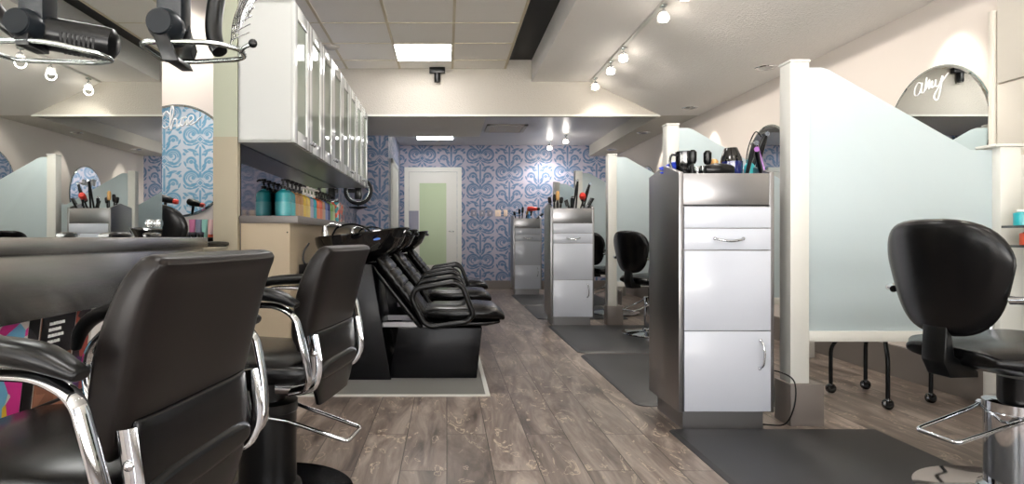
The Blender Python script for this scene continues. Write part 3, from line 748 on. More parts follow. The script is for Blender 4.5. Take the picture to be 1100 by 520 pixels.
# ------------------------------------------------------------------ upper cabinets
XF, XBK = -0.91, -1.245
cabs = ['nearest', 'second', 'third', 'farthest']
Z0, Z1 = 1.467, 2.32
cab_root = None
for k in range(4):
    y0 = 3.78 + 0.875 * k
    lb = ['nearest white glass-door wall cabinet, with the plain end panel', 'white glass-door wall cabinet, second from the end panel', 'white glass-door wall cabinet, third from the end panel', 'white glass-door wall cabinet farthest from the end panel, at the bulkhead'][k]
    if cab_root is None:
        t = thing('wall_cabinet', lb, 'cabinet', (XBK, y0, Z0), 0, 'white wall cabinets over the shampoo counter')
        D = XF - XBK - 0.02; H_ = Z1 - Z0; W_ = 0.875
        b = B()
        box(b, 0, D, 0, 0.018, 0, H_); box(b, 0, D, W_ - 0.018, W_, 0, H_); box(b, 0, D, 0, W_, 0, 0.018); box(b, 0, D, 0, W_, H_ - 0.018, H_); box(b, 0, 0.012, 0, W_, 0, H_)
        obj('carcass', b, 'cab_white', t)
        obj('shelf', bx(0.012, D - 0.02, 0.018, W_ - 0.018, 0.41, 0.43), 'cab_white', t)
        for q in range(2):
            d0 = q * W_ / 2 + 0.002; d1 = (q + 1) * W_ / 2 - 0.002; s = 0.085
            b = B()
            box(b, D, D + 0.02, d0, d0 + s, 0.002, H_ - 0.002, 0.002); box(b, D, D + 0.02, d1 - s, d1, 0.002, H_ - 0.002, 0.002)
            box(b, D, D + 0.02, d0 + s, d1 - s, 0.002, 0.085, 0.002); box(b, D, D + 0.02, d0 + s, d1 - s, H_ - 0.085, H_ - 0.002, 0.002)
            dr = obj('door', b, 'cab_white', t)
            obj('glass_pane', bx(D + 0.004, D + 0.009, d0 + s, d1 - s, 0.085, H_ - 0.085), 'cab_glass', dr)
            ky = d1 - 0.03 if q == 0 else d0 + 0.03
            b = B(); lathe(b, [(0, 0), (0.006, 0), (0.006, 0.012), (0.014, 0.016), (0.015, 0.026), (0.010, 0.03), (0, 0.03)], (D + 0.02, ky, 0.05), 16, rotY(R(90))); obj('knob', b, 'chrome', dr)
        cab_root = t
    else:
        dup(cab_root, (XBK, y0, Z0), 0, lb)
tag(obj('splashback_mirror', bx(-1.26, -1.248, 3.84, 7.28, 1.03, 1.467), 'dim_mirror'), 'low strip mirror on the wall between the bottles and the white cabinets', 'mirror')

# ------------------------------------------------------------------ shampoo counter with bottles
t = thing('backwash_counter', 'beige shampoo counter with a grey stone top below the white cabinets', 'counter', (-1.245, 3.8, 0))
b = B(); box(b, 0.0, 0.355, -0.01, 3.5, 0.985, 1.03, 0.003); obj('worktop', b, 'stone_counter', t)
b = B(); box(b, 0.005, 0.30, 0.01, 3.48, 0.0, 0.985); obj('body', b, 'beige', t)
b = B()
for zz in (0.25, 0.55, 0.93): lathe(b, [(0, 0), (0.005, 0), (0.004, 0.003), (0, 0.003)], (0.285, 0.01, zz), 10, rotX(R(90)))
obj('screw_cap', b, 'dark_metal', t)
bott = [((44, 172, 182), 'turquoise', 'black', 'nearest the column, first of the row'), ((36, 160, 172), 'turquoise', 'black', 'second in the row, behind the first'), ((176, 132, 84), 'amber', 'black', 'with black pump, right after the turquoise pair'),
        ((190, 146, 92), 'light amber', 'black', 'with black pump before the yellow pair'), ((226, 190, 70), 'yellow', 'black', 'with black pump, first of the yellow pair'), ((230, 200, 96), 'yellow', 'white', 'with white pump, second of the yellow pair'),
        ((168, 178, 214), 'lilac', 'white', 'with white pump beside the yellow pair'), ((40, 170, 190), 'teal', 'white', 'with white pump beside the lilac one'), ((238, 120, 70), 'orange', 'white', 'with white pump after the teal one'),
        ((226, 104, 70), 'coral', 'black', 'with black pump after the orange one'), ((200, 160, 130), 'tan', 'black', 'with black pump between coral and blue'), ((110, 130, 196), 'blue', 'black', 'with black pump before the navy one'),
        ((44, 56, 112), 'navy', 'black', 'with black pump, darkest of the row'), ((140, 190, 100), 'green', 'black', 'with black pump after the navy one'), ((200, 220, 160), 'pale green', 'black', 'with black pump, last before the cartons')]
for k, (c, cn, pc, wh) in enumerate(bott):
    y = 4.56 + 0.128 * k; r = 0.056
    t = thing('pump_bottle', '%s pump bottle %s' % (cn, wh), 'bottle', (-1.178, y, 1.03), 0, 'pump bottles on the shampoo counter')
    b = B(); lathe(b, [(0, 0), (r * 0.95, 0), (r, 0.006), (r, 0.165), (r * 0.93, 0.19), (r * 0.6, 0.205), (0.016, 0.212), (0.016, 0.22), (0, 0.22)], n=24); obj('body', b, cm('bottle_%d' % k, c, 0.2, 0.4), t)
    b = B(); lathe(b, [(r * 1.002, 0.03), (r * 1.012, 0.03), (r * 1.012, 0.125), (r * 1.002, 0.125)], n=24); obj('label_band', b, cm('band_%d' % k, [int(v * 0.75 + 60) for v in c], 0.3), t)
    pm = 'plastic' if pc == 'black' else cm('pump_white', (232, 226, 220))
    b = B(); lathe(b, [(0.0, 0.218), (0.020, 0.218), (0.020, 0.238), (0.008, 0.242), (0.007, 0.272), (0.018, 0.275), (0.017, 0.29), (0, 0.291)], n=16); tube(b, [(0, 0, 0.284), (0.038, 0, 0.282), (0.05, 0, 0.272)], 0.007, 8)
    obj('pump', b, pm, t)
for k, cols in enumerate(([(236, 90, 60), (240, 236, 230), (60, 160, 170)], [(70, 150, 170), (236, 120, 80), (240, 220, 190), (190, 60, 60)])):
    b = bx(-0.05, 0.05, -0.08, 0.08, 0, 0.23 - 0.01 * k, 0.002); o = obj('product_box', b, cover_mat('box_print_%d' % k, cols, 26)); o.location = (-1.16, 6.58 + 0.2 * k, 1.03)
    tag(o, ['colourful printed carton right after the bottles', 'colourful printed carton at the end of the bottle row'][k], 'box', 'printed cartons on the shampoo counter')

# ------------------------------------------------------------------ shampoo units
def shampoo(loc, lb):
    t = thing('shampoo_unit', lb, 'shampoo chair', loc, 0, 'reclining shampoo chairs with basins')
    # x as in the room (unit faces +x), y from -0.28 to 0.28
    b = B(); prism(b, [(-0.93, 0.0), (-0.35, 0.0), (-0.475, 0.725), (-0.93, 0.725)], 1, -0.27, 0.27, 0.004); obj('base_cabinet', b, 'cab_black', t)
    b = B(); prism(b, [(-0.37, 0.0), (0.19, 0.0), (0.225, 0.32), (-0.31, 0.32)], 1, -0.22, 0.22, 0.004); obj('pedestal', b, 'cab_black', t)
    for s in (-1, 1): obj('recline_rail', bx(-0.42, 0.02, 0.17 * s - 0.02, 0.17 * s + 0.02, 0.322, 0.352), 'steel_v', t)
    # basin: tilted bowl
    b = B()
    def sec(x, z, rx, ry, tilt, e=2.6): return ((x, 0, z), (rx * math.cos(tilt), 0, rx * math.sin(tilt)), (0, ry, 0), e)
    tl = R(5)
    loft(b, [sec(-0.56, 0.725, 0.10, 0.10, tl), sec(-0.575, 0.74, 0.18, 0.17, tl), sec(-0.585, 0.80, 0.255, 0.235, tl), sec(-0.585, 0.87, 0.285, 0.26, tl),
             sec(-0.575, 0.915, 0.302, 0.27, tl), sec(-0.575, 0.922, 0.296, 0.264, tl), sec(-0.575, 0.915, 0.27, 0.235, tl), sec(-0.575, 0.85, 0.23, 0.20, tl), sec(-0.565, 0.79, 0.10, 0.10, tl)], 40)
    for v in b.verts: v.co.z += max(0.0, v.co.x + 0.62) * 0.05
    for v in b.verts:      # spout-like front lip that carries the neck
        k = max(0.0, (v.co.x + 0.42) / 0.16)
        if v.co.z > 0.8 and k > 0: v.co.x += 0.035 * k * math.exp(-(v.co.y / 0.14) ** 2)
    obj('basin', b, 'gloss_black', t)
    b = B(); loft(b, [((-0.30, -0.13, 0.925), (0.014, 0, 0.006), (0, 0.012, 0.0), 2), ((-0.268, 0, 0.905), (0.018, 0, 0.01), (0, 0.03, 0), 2)], 12) if False else loft(b, [((-0.29, -0.10, 0.938), (0.02, 0, 0), (0, 0, 0.012), 2.4), ((-0.265, -0.05, 0.928), (0.022, 0, 0), (0, 0, 0.014), 2.4), ((-0.258, 0, 0.922), (0.022, 0, 0), (0, 0, 0.014), 2.4), ((-0.265, 0.05, 0.928), (0.022, 0, 0), (0, 0, 0.014), 2.4), ((-0.29, 0.10, 0.938), (0.02, 0, 0), (0, 0, 0.012), 2.4)], 12)
    obj('neck_rest', b, 'gloss_black', t)
    b = B(); loft(b, [((-0.44, -0.262, 0.885), (0.022, 0, 0.004), (0, 0.0, 0.007), 2.2), ((-0.44, -0.269, 0.885), (0.022, 0, 0.004), (0, 0, 0.007), 2.2)], 16); obj('sticker', b, cm('blue_sticker', (20, 96, 200)), t)
    # faucet and hose
    b = B(); lathe(b, [(0, 0.9), (0.026, 0.9), (0.024, 0.93), (0.018, 0.95), (0.012, 0.975), (0, 0.975)], (-0.80, -0.10, 0), 16); tube(b, catmull([(-0.80, -0.10, 0.96), (-0.76, -0.08, 0.985), (-0.70, -0.06, 0.97)], 4), 0.009); obj('faucet', b, 'chrome', t)
    b = B(); tube(b, catmull([(-0.78, 0.06, 0.91), (-0.74, 0.06, 0.965), (-0.64, 0.05, 0.985), (-0.54, 0.02, 0.955), (-0.50, 0, 0.91)], 6), 0.007, 8); obj('spray_hose', b, 'plastic', t)
    b = B(); tube(b, catmull([(-0.88, -0.2, 0.86), (-0.91, -0.22, 0.80), (-0.90, -0.24, 0.73), (-0.82, -0.25, 0.70)], 6), 0.006, 8); obj('cable', b, 'plastic', t)
    # seat shell and cushions
    A = Vector((-0.445, 0, 0.75)); C = Vector((-0.135, 0, 0.355)); d = (C - A).normalized(); nn = Vector((-d.z, 0, d.x)) * -1
    if nn.x < 0: nn = -nn
    b = B(); st = []
    for s, hw, th in ((0.03, 0.20, 0.018), (0.12, 0.235, 0.03), (0.5, 0.24, 0.034), (0.8, 0.235, 0.034), (1.0, 0.225, 0.03)):
        st.append((A + (C - A) * s - nn * 0.045, (0, hw, 0), nn * th * 0.8, 3))
    loft(b, st, 32, 0.02); obj('back_shell', b, 'vinyl', t)
    b = B(); st = []
    prof = [(0.0, .185, .030), (0.08, .22, .042), (0.18, .225, .044), (0.205, .222, .036), (0.23, .225, .044), (0.31, .227, .045), (0.335, .224, .037), (0.36, .227, .045), (0.44, .228, .046), (0.465, .225, .038), (0.49, .228, .046), (0.7, .225, .05), (0.9, .22, .046), (1.0, .2, .03)]
    for s, hw, th in prof: st.append((A + (C - A) * s + nn * 0.008, (0, hw, 0), nn * th, 3))
    loft(b, st, 36, 0.012); obj('backrest', b, 'vinyl', t)
    b = B(); st = []
    for x, zc, hw, th in ((-0.15, 0.405, .20, .035), (-0.08, .41, .235, .05), (0.05, .405, .245, .053), (0.2, .412, .25, .056), (0.31, .408, .24, .05), (0.352, .392, .215, .034)):
        st.append(((x, 0, zc), (0, hw, 0), (0, 0, th), 3))
    loft(b, st, 36, 0.02); obj('seat', b, 'vinyl', t)
    b = B(); st = []
    for x, zc, hw, th in ((-0.17, 0.345, .19, .02), (0.0, .342, .225, .025), (0.25, .347, .225, .025), (0.33, .355, .20, .018)):
        st.append(((x, 0, zc), (0, hw, 0), (0, 0, th), 3))
    loft(b, st, 32, 0.012); obj('seat_shell', b, 'vinyl', t)
    for s in (-1, 1):
        y = 0.275 * s
        P = [(-0.222, y, 0.515), (-0.195, y, 0.575), (0.05, y, 0.615), (0.10, y, 0.585), (0.168, y, 0.41), (0.125, y, 0.365), (-0.10, y, 0.335), (-0.145, y, 0.36)]
        b = B(); tube(b, fillet(P, 0.045, 5, True), 0.0175, 12, True, up=(0, 1, 0)); tube(b, [(0.0, y * 0.93, 0.345), (0.0, y * 0.6, 0.33)], 0.014)
        obj('armrest', b, 'plastic', t)
    return t
s1 = shampoo((0, 4.245, 0.004), 'nearest black shampoo chair with basin, at the aisle corner')
dup(s1, (0.0, 5.44, 0.004), 0, 'middle black shampoo chair with basin, between two others')
dup(s1, (0.05, 6.66, 0.004), 0, 'farthest black shampoo chair with basin, toward the far door')

# ring shaped hair processor on the wallpaper beyond the cabinets
t = thing('ring_processor', 'ring shaped black and chrome hair processor before the wallpaper beyond the cabinets', 'hair processor', (-1.085, 7.75, 1.47)); t.scale = (0.8, 0.8, 0.8)
b = B(); tube(b, [(0.2 * math.cos(a * PI / 18), 0, 0.2 * math.sin(a * PI / 18)) for a in range(36)], 0.024, 10, True, up=(0, 1, 0)); obj('outer_ring', b, 'plastic', t)
b = B(); tube(b, [(0.168 * math.cos(a * PI / 18), -0.01, 0.168 * math.sin(a * PI / 18)) for a in range(36)], 0.012, 10, True, up=(0, 1, 0)); obj('heating_ring', b, 'satin', t)
b = B(); box(b, -0.05, 0.05, -0.03, 0.05, -0.13, 0.10, 0.01); box(b, -0.23, 0.0, 0.0, 0.045, -0.03, 0.03); obj('wall_arm', b, 'plastic', t)
b = B(); loft(b, [((-0.13, 0, -0.25), (0, 0.05, 0), (0, 0, 0.012), 2), ((0, 0, -0.262), (0, 0.07, 0), (0, 0, 0.024), 2), ((0.13, 0, -0.25), (0, 0.05, 0), (0, 0, 0.012), 2)], 16, 0.01); tube(b, [(0, 0, -0.25), (0, 0, -0.19)], 0.014); obj('control_tray', b, 'plastic', t)

# ------------------------------------------------------------------ styling chair A (square back, loop arms)
def pump_base(t, col_m, base_m, raise_=0.0, r=0.098):
    b = B(); lathe(b, [(0, 0.0), (0.29, 0.0), (0.298, 0.006), (0.295, 0.014), (0.20, 0.026), (0.13, 0.034), (0, 0.034)], n=64); obj('base_plate', b, base_m, t)
    b = B(); lathe(b, [(0, 0.034), (r + 0.018, 0.034), (r + 0.016, 0.046), (r, 0.056), (r, 0.30), (r + 0.004, 0.304), (r + 0.004, 0.335), (r - 0.006, 0.34), (0, 0.34)], n=40); obj('pump_cylinder', b, col_m, t)
    b = B(); lathe(b, [(0, 0.34), (0.062, 0.34), (0.062, 0.42 + raise_), (0, 0.42 + raise_)], n=28); obj('piston', b, 'plastic', t)
    P = [(-0.04, -0.105, 0.305), (-0.10, -0.088, 0.292), (-0.30, -0.078, 0.235), (-0.32, 0, 0.230), (-0.30, 0.078, 0.235), (-0.10, 0.088, 0.292), (-0.04, 0.105, 0.305)]
    P = [(-0.04, -0.105, 0.305), (-0.10, -0.086, 0.292), (-0.312, -0.078, 0.23), (-0.312, 0.078, 0.23), (-0.10, 0.086, 0.292), (-0.04, 0.105, 0.305)]
    b = B(); tube(b, fillet(P, 0.02, 4), 0.0068, 10)
    for s in (-1, 1): lathe(b, [(0, -0.008), (0.013, -0.008), (0.013, 0.008), (0, 0.008)], (-0.04, 0.104 * s, 0.305), 14, rotX(R(90)))
    obj('foot_pedal', b, 'chrome', t)

def styling_a(loc, rz, lb):
    t = thing('styling_chair', lb, 'salon chair', loc, rz, 'square backed styling chairs on the left')
    pump_base(t, 'plastic', 'gloss_black')
    b = B(); st = []
    for x, zc, hw, th in ((-0.245, .475, .20, .034), (-0.20, .475, .235, .048), (-0.05, .475, .25, .052), (0.12, .478, .255, .054), (0.22, .475, .24, .048), (0.26, .465, .215, .034)):
        st.append(((x, 0, zc), (0, hw, 0), (0, 0, th), 3.2))
    loft(b, st, 40, 0.02); obj('seat', b, 'vinyl', t)
    # upper back cushion: local back surface leans away, thick in the middle, thin rolled top, lower edge bows up to one side
    b = B(); st = []
    for s, x, z, hw, th in ((0, -0.200, 0.560, .222, .020), (1, -0.202, .59, .232, .036), (2, -0.214, .66, .237, .044), (3, -0.236, .75, .24, .043), (4, -0.262, .82, .238, .036), (5, -0.280, .852, .234, .030)):
        tl = Vector((0.95, 0, 0.25)).normalized()
        st.append(((x, 0, z), (0, hw, 0), tl * th, 5.0))
    loft(b, smooth_st(st), 56, 0.022); obj('backrest', b, 'vinyl_brown', t)
    # lower flared back panel
    b = B(); st = []
    for x, z, hw, th in ((-0.240, 0.60, .20, .014), (-0.241, .54, .21, .015), (-0.241, .48, .205, .015), (-0.238, .42, .185, .014), (-0.234, .37, .15, .012)):
        st.append(((x, 0, z), (0, hw, 0), (th, 0, 0.003), 4.0))
    loft(b, smooth_st(st), 40, 0.006); obj('lower_back_panel', b, 'vinyl', t)
    for s in (-1, 1):
        b = B(); y = s * 0.238
        tube(b, fillet([(-0.245, y * .95, 0.60), (-0.262, y * .95, 0.50), (-0.245, y * .93, 0.44), (-0.19, y * 0.9, 0.425), (-0.12, y * 0.88, 0.425)], 0.04, 5), 0.012, 10, up=(0, 1, 0), sx=1.5, sy=0.55)
        sphere(b, (-0.254, y * .95 + s * 0.006, 0.545), 0.009, 10); obj('back_bracket', b, 'chrome', t)
        y = s * 0.305
        P = [(0.15, y * 0.86, 0.44), (0.215, y, 0.53), (0.215, y, 0.62), (0.13, y, 0.700), (-0.165, y, 0.698), (-0.222, y, 0.67), (-0.250, y * 0.97, 0.55), (-0.258, y * 0.9, 0.45), (-0.18, y * 0.75, 0.425)]
        b = B(); tube(b, fillet(P, 0.075, 8), 0.0145, 14, up=(0, 1, 0), sx=0.6, sy=1.2); obj('arm_frame', b, 'chrome', t)
        b = B(); st = []
        for x, z, hw, th in ((0.245, 0.625, .015, .010), (0.232, .665, .023, .014), (0.195, .702, .028, .017), (0.12, .726, .030, .019), (0.0, .736, .031, .020), (-0.10, .734, .031, .020), (-0.17, .724, .030, .019), (-0.225, .702, .020, .011)):
            st.append((x, z, hw, th))
        SS = []
        for q, (x, z, hw, th) in enumerate(st):
            x0, z0 = st[max(q - 1, 0)][:2]; x1, z1 = st[min(q + 1, len(st) - 1)][:2]
            d = Vector((x1 - x0, 0, z1 - z0)).normalized(); SS.append(((x, y, z), (0, hw, 0), Vector((-d.z, 0, d.x)) * th, 2.6))
        loft(b, smooth_st(SS, 3), 24, 0.006); obj('arm_pad', b, 'plastic', t)
    return t
a1 = styling_a((-0.718, 1.245, 0), R(180 - 7), 'nearest black square-backed styling chair, cut by the left edge')
dup(a1, (-0.622, 2.2, 0), R(180 - 8.4), 'second black square-backed styling chair, left of the shampoo chairs')

# ------------------------------------------------------------------ styling chair B (shield back, chrome disc)
def styling_b(loc, rz, lb, raise_=0.0, group='shield backed styling chairs on the right'):
    t = thing('styling_chair', lb, 'salon chair', loc, rz, group)
    pump_base(t, 'chrome', 'chrome', raise_)
    q = raise_
    b = B(); st = []
    for x, zc, hw, th in ((-0.25, .50, .18, .03), (-0.20, .50, .235, .046), (-0.05, .50, .26, .052), (0.12, .505, .26, .054), (0.22, .50, .245, .048), (0.265, .49, .215, .034)):
        st.append(((x, 0, zc + q), (0, hw, 0), (0, 0, th), 3.0))
    loft(b, st, 40, 0.02); obj('seat', b, 'vinyl', t)
    # shield back, gently wrapped around the sitter
    b = B(); st = []
    for k in range(27):
        tt = -math.cos(PI * k / 26); z = 0.757 + 0.192 * tt; bw = min(0.232, 0.165 + (z - 0.565) * 0.27); f = max(0.0, 1 - abs(tt) ** 3.2) ** (1 / 3.0)
        g = max(0.0, 1 - abs(tt) ** 6) ** 0.4
        st.append(((x_ := -0.285 - 0.055 * (z - 0.565) / 0.38, 0, z + q), (0, max(bw * f, 0.004), 0), (max(0.036 * g, 0.0015), 0, 0), 2.6))
    loft(b, st, 56)
    for v in b.verts: v.co.x += 0.9 * v.co.y ** 2
    obj('backrest', b, 'vinyl', t)
    b = B(); prism(b, [(-0.318, 0.60 + q), (-0.300, 0.60 + q), (-0.285, 0.50 + q), (-0.20, 0.452 + q), (-0.20, 0.43 + q), (-0.30, 0.43 + q), (-0.325, 0.48 + q)], 1, -0.045, 0.045, 0.005); obj('back_bracket', b, 'plastic', t)
    for s in (-1, 1):
        y = 0.275 * s
        P = [(-0.275, 0.215 * s, 0.70 + q), (-0.25, y, 0.705 + q), (0.12, y, 0.705 + q), (0.20, y, 0.67 + q), (0.17, y, 0.50 + q), (0.10, y * 0.85, 0.455 + q)]
        b = B(); tube(b, fillet(P, 0.05, 5), 0.013, 12, up=(0, 1, 0)); obj('arm_frame', b, 'chrome', t)
        b = B(); loft(b, [((-0.16, y, .727 + q), (0, .02, 0), (0, 0, .01), 2.5), ((-0.05, y, .73 + q), (0, .024, 0), (0, 0, .014), 2.5), ((0.08, y, .728 + q), (0, .022, 0), (0, 0, .012), 2.5)], 16, 0.006); obj('arm_pad', b, 'plastic', t)
    return t
b1 = styling_b((1.93, 2.13, 0.012), R(6), 'large black shield-backed styling chair on a chrome disc in the right foreground')
dup(b1, (1.917, 5.83, 0.012), R(24), 'black shield-backed styling chair between the nearest and middle stations')
dup(b1, (1.96, 7.45, 0.012), R(20), 'black shield-backed styling chair half hidden behind the middle station')
b4 = styling_b((-1.60, 3.72, 0), R(84), 'black raised styling chair in the left alcove, cut off by the mirror edge', 0.135, 'alcove styling chair')

# ------------------------------------------------------------------ infrared processors overhead, left
def processor(loc, axis_deg, dz, lb, ring, arc, long_strap=True):
    t = thing('hair_processor', lb, 'hair processor', loc, 0, 'ceiling hung hair processors')
    b = B(); box(b, -0.026, 0.032, 0.0, 0.06, 0.0, HC - loc[2], 0.004); obj('ceiling_arm', b, 'plastic_grey', t)
    b = B(); lathe(b, [(0, 0), (0.034, 0), (0.037, 0.006), (0.037, 0.04), (0.03, 0.06), (0, 0.06)], (0, 0.02, -0.0), 32, rotX(R(90)))
    lathe(b, [(0, 0.0), (0.028, 0), (0.030, 0.004), (0.028, 0.008), (0, 0.008)], (0, -0.038, 0.0), 28, rotX(R(90))); obj('swivel_joint', b, 'plastic_grey', t)
    ax = Vector((math.cos(R(axis_deg)), math.sin(R(axis_deg)), dz)).normalized()
    rot = ax.to_track_quat('Z', 'Y').to_matrix().to_4x4()
    b = B(); lathe(b, [(0, 0.0), (0.039, 0.0), (0.039, 0.150), (0.036, 0.166), (0.022, 0.176), (0, 0.176)], (0.0, 0.035, 0.0), 32, rot)
    mo = obj('motor_housing', b, 'plastic', t)
    for a0 in (-75, -35, 200):
        b = B()
        for k in range(8):
            tt = B(); bmesh.ops.create_cube(tt, size=1)
            for v in tt.verts: v.co = Vector((v.co.x * 0.004 + 0.038, v.co.y * 0.026, v.co.z * 0.005 + 0.065 + 0.010 * k))
            merge(b, tt, Matrix.Translation((0, 0.035, 0)) @ rot @ rotZ(R(a0)))
        obj('vent_slot', b, 'black_slot', mo)
    b = B(); tube(b, fillet(ring, 0.04, 6, True), 0.0062, 10, True)
    for s in ring[-2:]: pass
    obj('guard_ring', b, 'satin', t)
    b = B()
    if long_strap: prism(b, [(-0.020, -0.02), (0.014, -0.02), (0.042, -0.088), (0.008, -0.088)], 1, -0.040, -0.028, 0.002); prism(b, [(0.0, -0.072), (0.03, -0.072), (0.038, -0.087), (0.010, -0.087)], 1, -0.03, 0.06, 0.002)
    else: prism(b, [(-0.012, -0.02), (0.022, -0.02), (0.024, -0.052), (-0.006, -0.052)], 1, -0.036, 0.04, 0.002)
    obj('strap', b, 'plastic', t)
    b = B(); pts = catmull(arc[0], 8); tube(b, pts, arc[1], 14, up=(0, 1, 0), sx=1.0, sy=1.6); ha = obj('heater_arm', b, 'plastic', t)
    return t, ha
ring1 = [(-0.12, -0.03, -0.042), (0.05, -0.03, -0.040), (0.165, 0.0, -0.062), (0.175, 0.04, -0.066), (0.09, 0.12, -0.050), (-0.12, 0.12, -0.042)]
p1, h1 = processor((-0.965, 1.46, 1.385), 10, -0.13, 'black hair processor with a long vented housing hung at the upper left corner', ring1, ([(0.02, 0.05, -0.02), (-0.03, 0.05, -0.01), (-0.09, 0.05, 0.03), (-0.14, 0.05, 0.10), (-0.165, 0.05, 0.25)], 0.020), False)
ring2 = [(-0.055, -0.03, -0.042), (0.11, -0.03, -0.044), (0.168, 0.01, -0.048), (0.15, 0.10, -0.045), (0.0, 0.13, -0.045), (-0.065, 0.12, -0.042)]
p2, h2 = processor((-0.645, 1.46, 1.385), 107, -0.02, 'black hair processor with a wire reflector, hung left of the white cabinets', ring2, ([(0.10, 0.06, -0.040), (0.09, 0.06, -0.02), (0.085, 0.06, 0.03), (0.10, 0.06, 0.12), (0.14, 0.06, 0.24)], 0.018))
b = B()
for k in range(9):
    f = k / 8.0
    tube(b, catmull([(0.112 + 0.006 * k, 0.10, -0.012 + 0.010 * k), (0.125 + 0.007 * k, 0.095 - 0.01 * f, 0.06 + 0.005 * k), (0.175 + 0.008 * k, 0.09, 0.16), (0.24 + 0.01 * k, 0.09, 0.26)], 5), 0.0016, 6)
for k in range(12):
    f = k / 11.0; z = 0.0 + 0.2 * f; x = 0.112 + 0.09 * f * f + 0.02 * f
    tube(b, [(x, 0.10, z), (x + 0.05, 0.09, z + 0.018 + 0.02 * f)], 0.0014, 6)
obj('wire_reflector', b, 'chrome', h2)
b = B(); tube(b, catmull([(0.160, 0.02, -0.053), (0.175, 0.01, -0.044), (0.192, 0.005, -0.038)], 4), 0.0045, 8); obj('ring_stub', b, 'satin', p2)
b = B(); sphere(b, (0.196, 0.005, -0.036), 0.0105, 14); obj('stub_knob', b, 'plastic', p2)

# ------------------------------------------------------------------ partitions on the right
PX = 1.645
part_y = [3.03, 4.73, 6.46, 8.10, 9.72]
plb = ['nearest frosted glass partition with a sloped top, beside the nearest station', 'second frosted partition, its white post behind the hair tools', 'third frosted partition, its post right of the middle station', 'fourth frosted partition, behind the middle station', 'farthest frosted partition, beside the far station']
pr = None
for y, lb in zip(part_y, plb):
    if pr is None:
        t = thing('glass_partition', lb, 'partition', (PX, y, 0), 0, 'frosted partitions between the right stations')
        obj('post_base', bx(-0.01, 0.15, -0.02, 0.13, 0, 0.2, 0.003), 'taupe_tile', t)
        b = bx(0.0, 0.09, 0.0, 0.10, 0.2, 1.74, 0.003); obj('post', b, 'white_paint', t)
        obj('post_cap', bx(-0.004, 0.094, -0.004, 0.104, 1.74, 1.752, 0.002), 'white_paint', t)
        x1 = 1.005
        b = B(); prism(b, [(0.09, 0.44), (x1, 0.44), (x1, 1.325), (0.90, 1.325), (0.21, 1.715), (0.175, 1.725), (0.09, 1.725)], 1, 0.045, 0.055, 0.0015); obj('frosted_pane', b, 'frost', t)
        obj('bottom_rail', bx(0.09, x1, 0.03, 0.07, 0.395, 0.445, 0.002), 'white_paint', t)
        b = bx(x1, x1 + 0.10, 0.0, 0.10, 0.0, 1.335, 0.003); box(b, x1 - 0.03, x1 + 0.12, -0.01, 0.11, 1.335, 1.348, 0.002); obj('end_post', b, 'white_paint', t)
        obj('wall_filler', bx(x1 + 0.10, XR - PX, 0.04, 0.06, 0.2, 1.3), 'white_paint', t)
        pr = t
    else: dup(pr, (PX, y, 0), 0, lb)

# ------------------------------------------------------------------ tool stations
def station(loc, lb):
    W_, D_ = 0.44, 0.43
    t = thing('tool_station', lb, 'cabinet', loc, 0, 'steel sided white tool stations')
    # plan: x 0..W, y 0..D (front at y=0)
    zb = 0.093
    for x0, x1 in ((0.0, 0.022), (W_ - 0.022, W_)):
        b = B(); prism(b, [(0, zb), (D_, zb), (D_, 1.215), (0.20, 1.252), (0.0, 1.200)], 0, x0, x1, 0.0015); obj('side_panel', b, 'steel_v', t)
    obj('back_panel', bx(0.022, W_ - 0.022, D_ - 0.02, D_, zb, 1.21), 'steel_v', t)
    b = B(); box(b, 0.022, W_ - 0.022, 0.001, 0.02, 1.05, 1.196, 0.002); obj('front_band', b, 'steel_v', t)
    obj('tray', bx(0.022, W_ - 0.022, 0.02, D_ - 0.02, 1.178, 1.19), 'steel_v', t)
    obj('carcass', bx(0.022, W_ - 0.022, 0.02, D_ - 0.021, zb, 1.045), 'steel_v', t)
    obj('toe_kick', bx(0.035, W_ - 0.03, 0.045, D_ - 0.03, 0.0, zb), 'taupe_tile' if False else 'steel_v', t)
    def front(name, z0, z1):
        return obj(name, bx(0.026, W_ - 0.016, -0.001, 0.018, z0, z1, 0.002), 'white_gloss', t)
    front('drawer', 0.944, 1.040); dr = front('drawer', 0.843, 0.940); front('panel', 0.470, 0.838); do = front('door', zb + 0.003, 0.466)
    def pull(path, par):
        b = B(); tube(b, catmull(path, 5), [0.004] + [0.0055] * (len(catmull(path, 5)) - 2) + [0.004], 10)
        for p in (path[0], path[-1]): sphere(b, p, 0.008, 10)
        obj('handle', b, 'chrome', par)
    zc = 0.888
    pull([(0.165, -0.004, zc + 0.006), (0.185, -0.026, zc), (0.23, -0.03, zc - 0.006), (0.275, -0.026, zc), (0.295, -0.004, zc + 0.006)], dr)
    xc = 0.375
    pull([(xc, -0.004, 0.425), (xc + 0.004, -0.025, 0.405), (xc + 0.006, -0.03, 0.36), (xc + 0.003, -0.025, 0.315), (xc - 0.004, -0.004, 0.295)], do)
    return t
st1 = station((1.07, 2.92, 0), 'large white-fronted steel tool station in the right foreground')
dup(st1, (1.05, 6.40, 0), 0, 'middle white-fronted steel tool station, with tall irons on top')
dup(st1, (1.035, 9.85, 0), 0, 'farthest white-fronted steel tool station, against the wallpaper')
b = B()
cord = [(832, 392, 3.34), (843, 387, 3.3), (852, 389, 3.25), (857, 398, 3.2), (852, 415, 3.13), (847, 436, 3.02), (840, 446, 3.0), (828, 447, 3.02)]
